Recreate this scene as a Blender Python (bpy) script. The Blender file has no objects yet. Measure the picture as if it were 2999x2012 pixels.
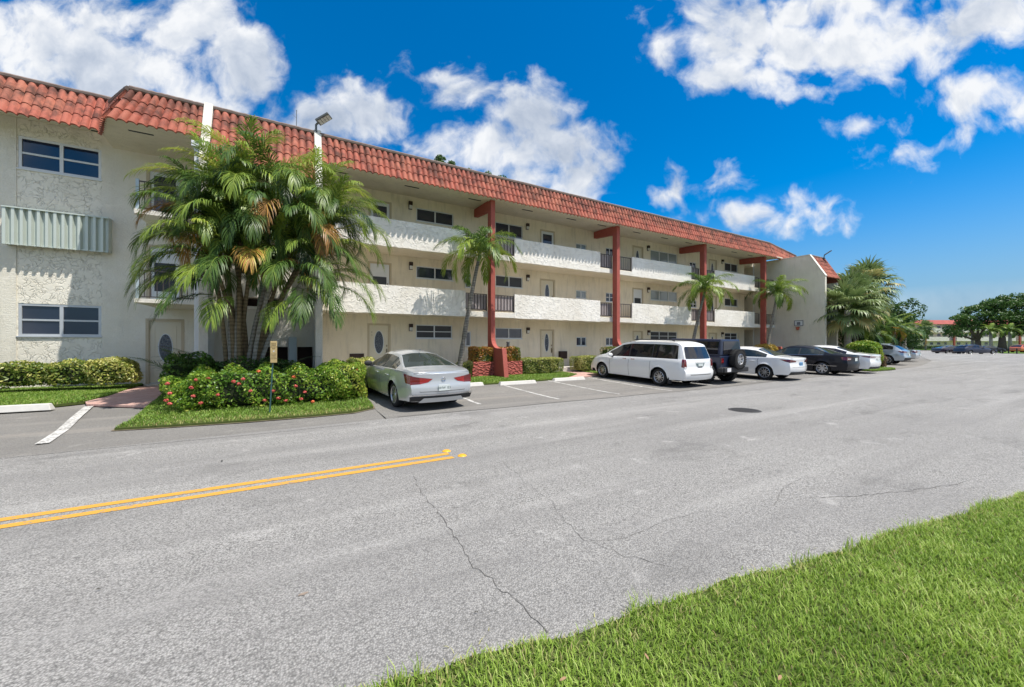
import bpy, bmesh, math, random
import numpy as np
from mathutils import Vector, Matrix
R = math.radians
scene = bpy.context.scene
COL = scene.collection
# ---------------------------------------------------------------- camera
YAW = 60.505
cam_d = bpy.data.cameras.new("Camera"); cam = bpy.data.objects.new("Camera", cam_d); COL.objects.link(cam)
cam.location = (0, 0, 1.65); cam.rotation_euler = (R(90), 0, R(YAW - 90))
cam_d.sensor_width = 36; cam_d.lens = 13.445; cam_d.shift_y = 0.0007; cam_d.clip_start = .05; cam_d.clip_end = 6000
scene.camera = cam
# ---------------------------------------------------------------- light
SUN = Vector((.72, -1, 2.8)).normalized()
sun_d = bpy.data.lights.new("Sun", 'SUN'); sun = bpy.data.objects.new("Sun", sun_d); COL.objects.link(sun)
sun_d.energy = 3.9; sun_d.angle = R(.53); sun_d.color = (1, .955, .88)
sun.rotation_euler = SUN.to_track_quat('Z', 'Y').to_euler(); sun.location = (5, -10, 40)
sun['kind'] = 'structure'
scene.view_settings.view_transform = 'Standard'; scene.view_settings.look = 'None'
scene.view_settings.exposure = 0.68; scene.view_settings.gamma = 1
scene.render.resolution_x = 1024; scene.render.resolution_y = 687
# ---------------------------------------------------------------- sky with clouds
def build_world():
    w = bpy.data.worlds.new("World"); scene.world = w; w.use_nodes = True
    nt = w.node_tree; N = nt.nodes; L = nt.links; N.clear()
    def nd(t, **k):
        n = N.new(t)
        for a, b in k.items(): setattr(n, a, b)
        return n
    def plug(s, v):
        if isinstance(v, (int, float)): s.default_value = v
        else: L.new(v, s)
    def M(op, a, b=None, c=None, clamp=False):
        n = nd('ShaderNodeMath', operation=op); n.use_clamp = clamp
        plug(n.inputs[0], a)
        if b is not None: plug(n.inputs[1], b)
        if c is not None: plug(n.inputs[2], c)
        return n.outputs[0]
    out = nd('ShaderNodeOutputWorld'); bg = nd('ShaderNodeBackground'); bg.inputs[1].default_value = SKY
    sky = nd('ShaderNodeTexSky'); sky.sky_type = 'NISHITA'; sky.sun_disc = False
    sky.sun_elevation = math.asin(SUN.z); sky.sun_rotation = math.atan2(SUN.x, SUN.y)
    sky.air_density = 1.0; sky.dust_density = .4; sky.ozone_density = 3
    hs = nd('ShaderNodeHueSaturation'); hs.inputs['Saturation'].default_value = 1.55; hs.inputs['Value'].default_value = .84
    L.new(sky.outputs[0], hs.inputs['Color']); skyc = hs.outputs[0]
    tc = nd('ShaderNodeTexCoord')
    a = R(YAW); F = (math.cos(a), math.sin(a), 0); Rt = (math.sin(a), -math.cos(a), 0)
    def dot(v):
        n = nd('ShaderNodeVectorMath', operation='DOT_PRODUCT'); L.new(tc.outputs['Generated'], n.inputs[0]); n.inputs[1].default_value = v
        return n.outputs['Value']
    df = M('MAXIMUM', dot(F), .02)
    px = M('DIVIDE', dot(Rt), df); pz = M('DIVIDE', dot((0, 0, 1)), df)
    # domain-warped plane coordinates of the sky ahead
    cmb = nd('ShaderNodeCombineXYZ'); L.new(px, cmb.inputs[0]); L.new(pz, cmb.inputs[1])
    wn = nd('ShaderNodeTexNoise'); wn.inputs['Scale'].default_value = 4; wn.inputs['Detail'].default_value = 6
    L.new(cmb.outputs[0], wn.inputs['Vector'])
    sub = nd('ShaderNodeVectorMath', operation='SUBTRACT'); L.new(wn.outputs['Color'], sub.inputs[0]); sub.inputs[1].default_value = (.5, .5, .5)
    scl = nd('ShaderNodeVectorMath', operation='SCALE'); L.new(sub.outputs[0], scl.inputs[0]); scl.inputs['Scale'].default_value = .15
    add = nd('ShaderNodeVectorMath', operation='ADD'); L.new(cmb.outputs[0], add.inputs[0]); L.new(scl.outputs[0], add.inputs[1])
    sp = nd('ShaderNodeSeparateXYZ'); L.new(add.outputs[0], sp.inputs[0])
    X, Z = sp.outputs[0], sp.outputs[1]
    # cloud groups: picture-scale numbers turned into tangents of direction angles
    blobs = [(90, 95, 260, 120, 0), (330, 200, 330, 110, -6), (560, 80, 160, 110, 0), (690, 190, 130, 130, 0), (250, 30, 300, 60, 0), (600, 290, 200, 60, -5),
             (1000, 250, 90, 60, 0), (1080, 330, 120, 90, 0), (960, 350, 130, 80, 0), (900, 320, 60, 60, 0), (1160, 330, 50, 60, 0),
             (1310, 210, 75, 35, 0), (1350, 270, 90, 55, 0), (1500, 270, 110, 65, 0), (1560, 340, 130, 90, 0), (1600, 420, 150, 110, 0), (1440, 430, 230, 70, -4), (1680, 500, 90, 70, 0), (1560, 520, 170, 50, 0), (1790, 460, 40, 55, -30),
             (2140, 90, 150, 130, 0), (2300, 130, 220, 90, 0), (2120, 210, 90, 50, 0), (2240, 230, 90, 40, 0), (2480, 150, 220, 80, 0), (2520, 210, 90, 50, 0), (2700, 110, 250, 90, 10), (2900, 60, 160, 80, 20), (1960, 130, 35, 60, 0), (2420, 30, 340, 60, 0),
             (2370, 275, 45, 22, 0), (2860, 285, 120, 48, 10), (2980, 290, 110, 52, 0), (2780, 385, 120, 20, 18), (2650, 440, 65, 20, 15), (2950, 350, 100, 26, 10),
             (1990, 530, 30, 34, 20), (1935, 568, 25, 18, 0), (2105, 510, 28, 28, 0), (2120, 540, 50, 22, 0), (2560, 365, 45, 12, 15),
             (2060, 630, 52, 38, 0), (2200, 645, 90, 38, 0), (2310, 600, 60, 38, 0), (2360, 625, 60, 26, 0), (2230, 670, 110, 20, 0)]
    dens = None
    for (bx, by, rx, ry, rot) in blobs:
        cx = (bx - 1499.5) / 1120; cz = (1008 - by) / 1120; rx /= 1120; ry /= 1120; c, s = math.cos(R(rot)), math.sin(R(rot))
        dx = M('SUBTRACT', X, cx); dz = M('SUBTRACT', Z, cz)
        if rot:
            u = M('ADD', M('MULTIPLY', dx, c / rx), M('MULTIPLY', dz, s / rx)); v = M('SUBTRACT', M('MULTIPLY', dz, c / ry), M('MULTIPLY', dx, s / ry))
        else:
            u = M('MULTIPLY', dx, 1 / rx); v = M('MULTIPLY', dz, 1 / ry)
        m = M('MULTIPLY', M('SUBTRACT', 1.0, M('SQRT', M('ADD', M('MULTIPLY', u, u), M('MULTIPLY', v, v)))), min(rx, ry) * 15)
        dens = m if dens is None else M('SMOOTH_MAX', dens, m, .12)
    dens = M('MINIMUM', M('MAXIMUM', dens, -1.8), .85)
    def fbm(scale, detail, off=(0, 0, 0), rough=.55, dist=0):
        o = nd('ShaderNodeVectorMath', operation='ADD'); L.new(add.outputs[0], o.inputs[0]); o.inputs[1].default_value = off
        n = nd('ShaderNodeTexNoise'); n.inputs['Scale'].default_value = scale; n.inputs['Detail'].default_value = detail; n.inputs['Roughness'].default_value = rough; n.inputs['Distortion'].default_value = dist
        L.new(o.outputs[0], n.inputs['Vector']); return n.outputs['Fac']
    def billow(scale, off=(0, 0, 0)):
        o = nd('ShaderNodeVectorMath', operation='ADD'); L.new(add.outputs[0], o.inputs[0]); o.inputs[1].default_value = off
        n = nd('ShaderNodeTexNoise'); n.inputs['Scale'].default_value = scale; n.inputs['Detail'].default_value = 4; n.inputs['Roughness'].default_value = .5
        L.new(o.outputs[0], n.inputs['Vector']); return M('SUBTRACT', .16, M('ABSOLUTE', M('SUBTRACT', n.outputs['Fac'], .5)))
    def density(off):
        return M('ADD', M('MULTIPLY', M('SUBTRACT', fbm(8, 10, off, .56), .5), 3.2), M('MULTIPLY', billow(11, off), 1.6))
    nA = density((0, 0, 0)); nB = density((-.010, .035, 0)); nb = fbm(2.2, 5, (3, 1, 0), .5)
    d1 = M('ADD', M('ADD', dens, nA), -.12)
    mr = nd('ShaderNodeMapRange'); mr.interpolation_type = 'SMOOTHSTEP'; L.new(d1, mr.inputs[0]); mr.inputs[1].default_value = -.32; mr.inputs[2].default_value = .80
    slope = M('MULTIPLY', M('SUBTRACT', nA, nB), .42)
    lit = M('ADD', M('SUBTRACT', .80, M('MULTIPLY', M('MAXIMUM', d1, 0), .20)), slope)
    lit = M('ADD', lit, M('MULTIPLY', M('SUBTRACT', nb, .5), 2.1), clamp=True)
    cr = nd('ShaderNodeValToRGB'); L.new(lit, cr.inputs[0])
    e = cr.color_ramp.elements; e[0].position = .10; e[0].color = (.40 * CLD, .48 * CLD, .62 * CLD, 1); e[1].position = .86; e[1].color = (.93 * CLD, .95 * CLD, .98 * CLD, 1)
    e2 = cr.color_ramp.elements.new(.48); e2.color = (.64 * CLD, .70 * CLD, .80 * CLD, 1)
    # broken cloud over the rest of the dome
    n3 = nd('ShaderNodeTexNoise'); n3.inputs['Scale'].default_value = 3; n3.inputs['Detail'].default_value = 8; L.new(tc.outputs['Generated'], n3.inputs['Vector'])
    rest = nd('ShaderNodeMapRange'); rest.interpolation_type = 'SMOOTHSTEP'; L.new(n3.outputs['Fac'], rest.inputs[0]); rest.inputs[1].default_value = .44; rest.inputs[2].default_value = .56
    back = M('MULTIPLY', rest.outputs[0], M('LESS_THAN', M('SUBTRACT', dot(F), M('MULTIPLY', dot((0, 0, 1)), .75)), -.02))
    # thin streak low on the right
    ss_ = nd('ShaderNodeMapRange'); ss_.interpolation_type = 'SMOOTHSTEP'; L.new(px, ss_.inputs[0]); ss_.inputs[1].default_value = .3; ss_.inputs[2].default_value = 1.0; nd_sm = ss_.outputs[0]
    st = fbm(3, 6, (5, 2, 0)); band = M('SUBTRACT', 1.0, M('POWER', M('MULTIPLY', M('SUBTRACT', M('SUBTRACT', pz, .12), M('MULTIPLY', M('SUBTRACT', px, 1.2), .09)), 22.0), 2))
    hz = M('MULTIPLY', M('MULTIPLY', M('MAXIMUM', band, 0), M('MULTIPLY', st, .38)), nd_sm)
    el = nd('ShaderNodeMapRange'); el.interpolation_type = 'SMOOTHSTEP'; L.new(dot((0, 0, 1)), el.inputs[0]); el.inputs[1].default_value = -.02; el.inputs[2].default_value = .30; el.inputs[3].default_value = .92; el.inputs[4].default_value = 0
    hm = nd('ShaderNodeMix', data_type='RGBA'); L.new(el.outputs[0], hm.inputs[0]); L.new(skyc, hm.inputs[6]); hm.inputs[7].default_value = (1.0, 1.85, 2.85, 1); skyc = hm.outputs[2]
    fac = M('MAXIMUM', M('MAXIMUM', M('MULTIPLY', mr.outputs[0], M('GREATER_THAN', dot(F), .03)), hz), back)
    mx = nd('ShaderNodeMix', data_type='RGBA'); L.new(fac, mx.inputs[0]); L.new(skyc, mx.inputs[6]); L.new(cr.outputs[0], mx.inputs[7])
    L.new(mx.outputs[2], bg.inputs[0]); L.new(bg.outputs[0], out.inputs[0])
SKY = .12; CLD = 5.2
build_world()
# ---------------------------------------------------------------- helpers
class MB:
    def __init__(s): s.v = []; s.f = []; s.m = []
    def add(s, vs, fs, mi=0):
        o = len(s.v); s.v += [tuple(map(float, p)) for p in vs]; s.f += [tuple(i + o for i in f) for f in fs]; s.m += [mi] * len(fs); return s
    def box(s, x0, x1, y0, y1, z0, z1, mi=0):
        return s.add([(x0, y0, z0), (x1, y0, z0), (x1, y1, z0), (x0, y1, z0), (x0, y0, z1), (x1, y0, z1), (x1, y1, z1), (x0, y1, z1)],
                     [(0, 3, 2, 1), (4, 5, 6, 7), (0, 1, 5, 4), (1, 2, 6, 5), (2, 3, 7, 6), (3, 0, 4, 7)], mi)
    def prismx(s, prof, x0, x1, mi=0):   # profile of (y, z) swept along x
        n = len(prof); vs = [(x0, y, z) for y, z in prof] + [(x1, y, z) for y, z in prof]
        fs = [(i, (i + 1) % n, n + (i + 1) % n, n + i) for i in range(n)] + [tuple(range(n))[::-1], tuple(range(n, 2 * n))]
        return s.add(vs, fs, mi)
    def prismz(s, prof, z0, z1, mi=0):
        n = len(prof); vs = [(x, y, z0) for x, y in prof] + [(x, y, z1) for x, y in prof]
        fs = [(i, (i + 1) % n, n + (i + 1) % n, n + i) for i in range(n)] + [tuple(range(n))[::-1], tuple(range(n, 2 * n))]
        return s.add(vs, fs, mi)
    def tube(s, pts, rad, n=8, mi=0, cap=True):
        pts = [Vector(p) for p in pts]; rad = rad if hasattr(rad, '__len__') else [rad] * len(pts); vs = []; fs = []
        up = Vector((.13, .31, .94))
        for i, p in enumerate(pts):
            t = (pts[min(i + 1, len(pts) - 1)] - pts[max(i - 1, 0)]).normalized()
            a = t.cross(up if abs(t.dot(up.normalized())) < .95 else Vector((1, 0, 0))).normalized(); b = t.cross(a)
            for k in range(n):
                an = 2 * math.pi * k / n; vs.append(p + (a * math.cos(an) + b * math.sin(an)) * rad[i])
        for i in range(len(pts) - 1):
            for k in range(n): fs.append((i * n + k, i * n + (k + 1) % n, (i + 1) * n + (k + 1) % n, (i + 1) * n + k))
        if cap: fs.append(tuple(range(n))[::-1]); fs.append(tuple((len(pts) - 1) * n + k for k in range(n)))
        return s.add(vs, fs, mi)
    def lathe(s, prof, c, n=28, axis='z', mi=0):  # prof of (r, h)
        vs = []; fs = []; m = len(prof)
        for k in range(n):
            a = 2 * math.pi * k / n; ca, sa = math.cos(a), math.sin(a)
            for r, h in prof:
                if axis == 'z': p = (c[0] + r * ca, c[1] + r * sa, c[2] + h)
                elif axis == 'y': p = (c[0] + r * ca, c[1] + h, c[2] + r * sa)
                else: p = (c[0] + h, c[1] + r * ca, c[2] + r * sa)
                vs.append(p)
        for k in range(n):
            for j in range(m - 1):
                a, b = k * m + j, ((k + 1) % n) * m + j
                fs.append((a, b, b + 1, a + 1))
        return s.add(vs, fs, mi)
    def build(s, name, mats, parent=None, smooth=False, bevel=0, loc=None, auto=None):
        me = bpy.data.meshes.new(name); off = Vector(parent.location) if (parent is not None and WORLD) else Vector((0, 0, 0))
        if loc is not None: off = Vector(loc)
        me.from_pydata([(x - off.x, y - off.y, z - off.z) for x, y, z in s.v], [], s.f)
        mats = mats if isinstance(mats, (list, tuple)) else [mats]
        for m in mats: me.materials.append(m)
        if len(mats) > 1: me.polygons.foreach_set('material_index', s.m)
        if smooth: me.polygons.foreach_set('use_smooth', [True] * len(me.polygons))
        me.update()
        o = bpy.data.objects.new(name, me); COL.objects.link(o)
        if parent is not None: o.parent = parent
        if loc is not None: o.location = loc
        if smooth and auto is not None:
            b = bmesh.new(); b.from_mesh(me); b.normal_update()
            for e in b.edges:
                if len(e.link_faces) == 2 and e.calc_face_angle(0) > R(auto): e.smooth = False
            b.to_mesh(me); b.free()
        if bevel:
            md = o.modifiers.new('bevel', 'BEVEL'); md.width = bevel; md.segments = 2; md.limit_method = 'ANGLE'; md.angle_limit = R(40)
        return o
WORLD = True   # parts are written in world coordinates and re-based on their (unrotated) thing
def tag(o, label=None, cat=None, group=None, kind=None):
    if label: o['label'] = label
    if cat: o['category'] = cat
    if group: o['group'] = group
    if kind: o['kind'] = kind
    return o
def thing(name, label, cat, loc=(0, 0, 0), rz=0, group=None, kind=None, rx=0):
    o = bpy.data.objects.new(name, None); COL.objects.link(o); o.location = loc; o.rotation_euler = (rx, 0, rz); o.empty_display_size = .3
    return tag(o, label, cat, group, kind)
def subparent(o, p):     # o was written in the frame of p's parent
    o.parent = p; return o
def array_mesh(name, V, Q, tint, mat, parent=None, loc=(0, 0, 0)):
    V = np.asarray(V, np.float32) - np.asarray(loc, np.float32); Q = np.asarray(Q, np.int32)
    me = bpy.data.meshes.new(name); me.vertices.add(len(V)); me.vertices.foreach_set('co', V.ravel())
    k = Q.shape[1]; me.loops.add(Q.size); me.polygons.add(len(Q)); me.loops.foreach_set('vertex_index', Q.ravel())
    me.polygons.foreach_set('loop_start', np.arange(0, Q.size, k, dtype=np.int32)); me.polygons.foreach_set('loop_total', np.full(len(Q), k, np.int32))
    me.update(calc_edges=True)
    if tint is not None:
        at = me.attributes.new('tint', 'FLOAT', 'POINT'); at.data.foreach_set('value', np.asarray(tint, np.float32).ravel())
    me.materials.append(mat); o = bpy.data.objects.new(name, me); COL.objects.link(o)
    if parent is not None: o.parent = parent
    else: o.location = loc
    return o
def sm(x, a, b):
    t = max(0, min(1, (x - a) / (b - a))); return t * t * (3 - 2 * t)
def gz(X, Y):   # terrain height
    return .12 * sm(X, 11.5, 23) * sm(Y, 1, 8) + .03 * max(0, min(4.6, Y - 10)) * sm(30 - X, -30, 10) if X < 80 else .12 * sm(120 - X, 0, 40)
def gzv(X, Y):
    f = np.vectorize(gz); return f(X, Y)
# ---------------------------------------------------------------- materials
class NT:
    def __init__(s, name):
        s.m = bpy.data.materials.new(name); s.m.use_nodes = True; s.t = s.m.node_tree; s.N = s.t.nodes; s.L = s.t.links
        s.p = s.N['Principled BSDF']; s.out = s.N['Material Output']; s.tc = None
    def nd(s, t, **k):
        n = s.N.new(t)
        for a, b in k.items(): setattr(n, a, b)
        return n
    def co(s, scale=(1, 1, 1), kind='Object', rot=(0, 0, 0)):
        if kind == 'World':
            g = s.nd('ShaderNodeNewGeometry'); src = g.outputs['Position']
        else:
            g = s.nd('ShaderNodeTexCoord'); src = g.outputs[kind]
        mp = s.nd('ShaderNodeMapping'); mp.inputs['Scale'].default_value = scale; mp.inputs['Rotation'].default_value = rot
        s.L.new(src, mp.inputs[0]); return mp.outputs[0]
    def noise(s, v, scale, detail=3, rough=.5, dist=0):
        n = s.nd('ShaderNodeTexNoise'); s.L.new(v, n.inputs['Vector']); n.inputs['Scale'].default_value = scale; n.inputs['Detail'].default_value = detail
        n.inputs['Roughness'].default_value = rough; n.inputs['Distortion'].default_value = dist; return n.outputs['Fac']
    def voro(s, v, scale, feature='F1', rnd=1):
        n = s.nd('ShaderNodeTexVoronoi', feature=feature); s.L.new(v, n.inputs['Vector']); n.inputs['Scale'].default_value = scale; n.inputs['Randomness'].default_value = rnd
        return n
    def ramp(s, f, stops, interp='LINEAR'):
        n = s.nd('ShaderNodeValToRGB'); s.L.new(f, n.inputs[0]); n.color_ramp.interpolation = interp; e = n.color_ramp.elements
        while len(e) < len(stops): e.new(.5)
        for i, (p, c) in enumerate(stops):
            e[i].position = p; e[i].color = (c if hasattr(c, '__len__') else (c, c, c)) + ((1,) if not hasattr(c, '__len__') or len(c) == 3 else ())
        return n.outputs[0]
    def math(s, op, a, b=None, clamp=False):
        n = s.nd('ShaderNodeMath', operation=op); n.use_clamp = clamp
        for i, v in ((0, a), (1, b)):
            if v is None: continue
            if isinstance(v, (int, float)): n.inputs[i].default_value = v
            else: s.L.new(v, n.inputs[i])
        return n.outputs[0]
    def mix(s, f, a, b, mode='MIX'):
        n = s.nd('ShaderNodeMix', data_type='RGBA', blend_type=mode)
        for i, v in ((0, f), (6, a), (7, b)):
            if isinstance(v, (int, float)): n.inputs[i].default_value = v
            elif isinstance(v, tuple): n.inputs[i].default_value = v if len(v) == 4 else v + (1,)
            else: s.L.new(v, n.inputs[i])
        return n.outputs[2]
    def bump(s, h, dist, strength=1, normal=None):
        n = s.nd('ShaderNodeBump'); s.L.new(h, n.inputs['Height']); n.inputs['Distance'].default_value = dist; n.inputs['Strength'].default_value = strength
        if normal is not None: s.L.new(normal, n.inputs['Normal'])
        s.L.new(n.outputs[0], s.p.inputs['Normal']); return n.outputs[0]
    def set(s, color=None, rough=None, metal=None, spec=None, coat=None):
        if color is not None:
            if isinstance(color, tuple): s.p.inputs['Base Color'].default_value = color + (1,)
            else: s.L.new(color, s.p.inputs['Base Color'])
        if rough is not None:
            if isinstance(rough, (int, float)): s.p.inputs['Roughness'].default_value = rough
            else: s.L.new(rough, s.p.inputs['Roughness'])
        if metal is not None: s.p.inputs['Metallic'].default_value = metal
        if spec is not None: s.p.inputs['Specular IOR Level'].default_value = spec
        if coat is not None: s.p.inputs['Coat Weight'].default_value = coat; s.p.inputs['Coat Roughness'].default_value = .04
        return s
def plain(name, c, rough=.6, metal=0, spec=.4, coat=None, var=.12, vs=3):
    n = NT(name); f = n.noise(n.co(kind='Object'), vs, 4); n.set(n.mix(f, tuple(x * (1 - var) for x in c), tuple(min(1, x * (1 + var)) for x in c)), rough, metal, spec, coat); return n.m
MAT = {}
def mk_stucco(name, c, stain=.35, kind='fine'):
    n = NT(name); v = n.co(kind='World'); big = n.noise(v, .7, 6, .6); sp = n.noise(v, 9, 5, .65)
    vs = n.co((3, 3, .5), 'World'); streak = n.noise(vs, 1.6, 5, .6)
    col = n.mix(n.ramp(big, [(.35, 0.), (.72, 1.)]), c, tuple(x * k for x, k in zip(c, (.86, .84, .80))))
    col = n.mix(n.math('MULTIPLY', n.ramp(streak, [(.5, 0.), (.78, 1.)]), stain), col, tuple(x * .55 for x in c))
    if kind == 'heavy':   # trowelled ridges running down to the right
        wob = n.noise(v, 2.0, 3); dv = n.nd('ShaderNodeVectorMath', operation='ADD'); n.L.new(n.co((6.5, 6.5, 13), 'World', (0, R(40), 0)), dv.inputs[0])
        sc = n.nd('ShaderNodeVectorMath', operation='SCALE'); cn = n.nd('ShaderNodeTexNoise'); n.L.new(v, cn.inputs['Vector']); cn.inputs['Scale'].default_value = 5; cn.inputs['Detail'].default_value = 4
        n.L.new(cn.outputs['Color'], sc.inputs[0]); sc.inputs['Scale'].default_value = 3.2; n.L.new(sc.outputs[0], dv.inputs[1])
        vo = n.voro(dv.outputs[0], .9, 'DISTANCE_TO_EDGE'); ridge = n.ramp(vo.outputs['Distance'], [(0, 1.), (.09, .35), (.25, 0.)])
        h = n.math('ADD', n.math('MULTIPLY', ridge, n.ramp(n.noise(v, 6.5, 4), [(.44, 0.), (.58, 1.)])), n.math('MULTIPLY', sp, .35))
        n.bump(h, .019, .9)
    elif kind == 'crackle':
        dv = n.nd('ShaderNodeVectorMath', operation='ADD'); n.L.new(n.co((1, 1, 1), 'World'), dv.inputs[0])
        sc = n.nd('ShaderNodeVectorMath', operation='SCALE'); cn = n.nd('ShaderNodeTexNoise'); n.L.new(v, cn.inputs['Vector']); cn.inputs['Scale'].default_value = 2.5; cn.inputs['Detail'].default_value = 3
        n.L.new(cn.outputs['Color'], sc.inputs[0]); sc.inputs['Scale'].default_value = .9; n.L.new(sc.outputs[0], dv.inputs[1])
        vo = n.voro(dv.outputs[0], 6.0, 'DISTANCE_TO_EDGE'); brk = n.ramp(n.noise(v, 4.5, 5, .6), [(.42, 1.), (.58, 0.)]); ridge = n.math('MAXIMUM', n.ramp(vo.outputs['Distance'], [(0, 0.), (.04, .7), (.10, 1.)]), brk)
        h = n.math('ADD', ridge, n.math('MULTIPLY', sp, .3)); n.bump(h, .022, .9)
        col = n.mix(n.math('MULTIPLY', n.math('SUBTRACT', 1, ridge), .22), col, tuple(x * .5 for x in c))
    else:
        f2 = n.noise(n.co((1, 1, 2.2), 'World'), 7, 5, .7); ridge = n.ramp(f2, [(.42, 0.), (.5, 1.), (.56, .2)])
        h = n.math('ADD', n.math('MULTIPLY', ridge, .6), n.math('MULTIPLY', sp, .5)); n.bump(h, .012, .8)
    n.set(col, .9, spec=.2); return n.m
MAT['stucco'] = mk_stucco('cream stucco', (.86, .77, .62), .55)
MAT['stucco_white'] = mk_stucco('white stucco', (.82, .78, .70), .16)
MAT['stucco_panel'] = mk_stucco('trowelled stucco', (.87, .83, .76), .14, 'heavy')
MAT['stucco_grey'] = mk_stucco('pale grey stucco', (.83, .79, .69), .18)
MAT['stucco_crackle'] = mk_stucco('crackled stucco', (.83, .79, .69), .12, 'crackle')
MAT['stucco_gable'] = mk_stucco('greige stucco', (.80, .75, .65), .25)
MAT['soffit'] = mk_stucco('soffit stucco', (.82, .74, .60), .3)
def mk_red():
    n = NT('red painted stucco'); v = n.co(kind='World'); f = n.noise(v, 5, 5, .6)
    n.set(n.mix(f, (.33, .075, .06), (.44, .13, .10)), .8, spec=.25); n.bump(n.noise(v, 14, 5, .7), .02, .7); return n.m
MAT['red'] = mk_red()
def mk_redheavy():
    n = NT('red rough stone'); v = n.co((3, 3, 5), 'World', (0, R(35), 0)); vo = n.voro(v, 1.5, 'DISTANCE_TO_EDGE'); ridge = n.ramp(vo.outputs['Distance'], [(0, 1.), (.1, .3), (.3, 0.)])
    f = n.noise(n.co(kind='World'), 5, 5, .6); n.set(n.mix(f, (.33, .075, .06), (.44, .13, .10)), .8, spec=.25); n.bump(ridge, .05, 1); return n.m
MAT['redstone'] = mk_redheavy()
def mk_tile():
    n = NT('terracotta tile'); v = n.co(kind='World'); f = n.noise(v, 4.5, 3); blot = n.noise(n.co((1, 1, .75), 'World'), 2.6, 6, .68); g = n.nd('ShaderNodeAttribute'); g.attribute_name = 'up'
    pt = n.noise(n.co((1, 1, 1), 'World'), 1.1, 2)
    col = n.mix(f, (.34, .095, .064), (.47, .150, .105)); col = n.mix(n.ramp(pt, [(.4, 0.), (.7, .8)]), col, (.43, .17, .11))
    thr = n.math('ADD', blot, n.math('MULTIPLY', g.outputs['Fac'], .17)); dirt = n.ramp(thr, [(.50, 0.), (.72, 1.)])
    col = n.mix(n.math('MULTIPLY', dirt, .80), col, (.055, .033, .028)); n.set(col, .82, spec=.25); n.bump(n.noise(v, 30, 4), .01, .6); return n.m
MAT['tile'] = mk_tile()
MAT['cap'] = plain('mildewed ridge mortar', (.20, .15, .13), .9, var=.5, vs=6)
MAT['tile_dark'] = plain('tile end board', (.10, .045, .035), .9)
MAT['frame'] = plain('white window frame', (.66, .68, .70), .45, var=.05)
MAT['frame_alu'] = plain('aluminium frame', (.50, .52, .54), .4, .3)
def mk_glass(name, c, r=.06, spec=.6):
    n = NT(name); f = n.noise(n.co((1, 1, 1.0), 'World'), 1.5, 3); n.set(n.mix(f, c, tuple(x * 1.7 + .004 for x in c)), r, 0, spec); n.bump(n.noise(n.co(kind='World'), 1.2, 1), .02, .12); return n.m
MAT['glass'] = mk_glass('window glass', (.012, .018, .034), .05, .8)
MAT['glass_screen'] = mk_glass('insect screen', (.030, .032, .036), .35, .3)
def mk_blind():
    n = NT('blinds behind glass'); w = n.nd('ShaderNodeTexWave'); w.bands_direction = 'Z'; w.inputs['Scale'].default_value = 5; n.L.new(n.co(kind='World'), w.inputs['Vector'])
    n.set(n.mix(w.outputs['Fac'], (.12, .15, .17), (.38, .44, .45)), .12, 0, .7); return n.m
MAT['blind'] = mk_blind()
MAT['door'] = plain('cream door paint', (.66, .60, .47), .5, var=.05)
MAT['door_trim'] = plain('door casing', (.50, .42, .30), .6, var=.1)
def mk_lead():
    n = NT('leaded glass'); v = n.co(kind='World'); vo = n.voro(v, 13, 'DISTANCE_TO_EDGE'); e = n.ramp(vo.outputs['Distance'], [(0, 1.), (.035, .6), (.07, 0.)])
    n.set(n.mix(e, (.022, .030, .055), (.15, .17, .19)), .15, 0, .6); n.bump(vo.outputs['Distance'], .01, .5); return n.m
MAT['lead'] = mk_lead()
MAT['brass'] = plain('aged brass', (.20, .15, .09), .35, .9)
MAT['bronze'] = plain('bronze lamp metal', (.045, .025, .02), .5, .3)
MAT['opal'] = plain('opal lamp glass', (.62, .62, .60), .25)
MAT['rail'] = plain('taupe railing paint', (.055, .045, .045), .5)
MAT['screen'] = plain('taupe railing panel', (.34, .29, .28), .85, var=.25, vs=5)
MAT['black'] = plain('black plastic', (.012, .012, .013), .5)
MAT['darkroom'] = plain('maroon door paint and recess shade', (.030, .012, .012), .6)  # corridor doors; also recess backs, where shade is put into the colour
MAT['shutter'] = plain('pale green corrugated metal', (.55, .60, .54), .42, .15, var=.06)
MAT['bluegrey'] = plain('blue grey metal post', (.42, .50, .54), .5, var=.1)
MAT['concrete'] = plain('pale concrete', (.52, .49, .44), .9, var=.25, vs=7)
MAT['stopconc'] = plain('white painted concrete', (.56, .54, .50), .85, var=.14, vs=9)
MAT['steel'] = plain('weathered grey metal', (.13, .135, .135), .55, .3)
MAT['ledglass'] = plain('led lens', (.40, .40, .36), .2)
MAT['soil'] = plain('dark soil', (.035, .028, .020), .95, var=.5, vs=20)
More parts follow.
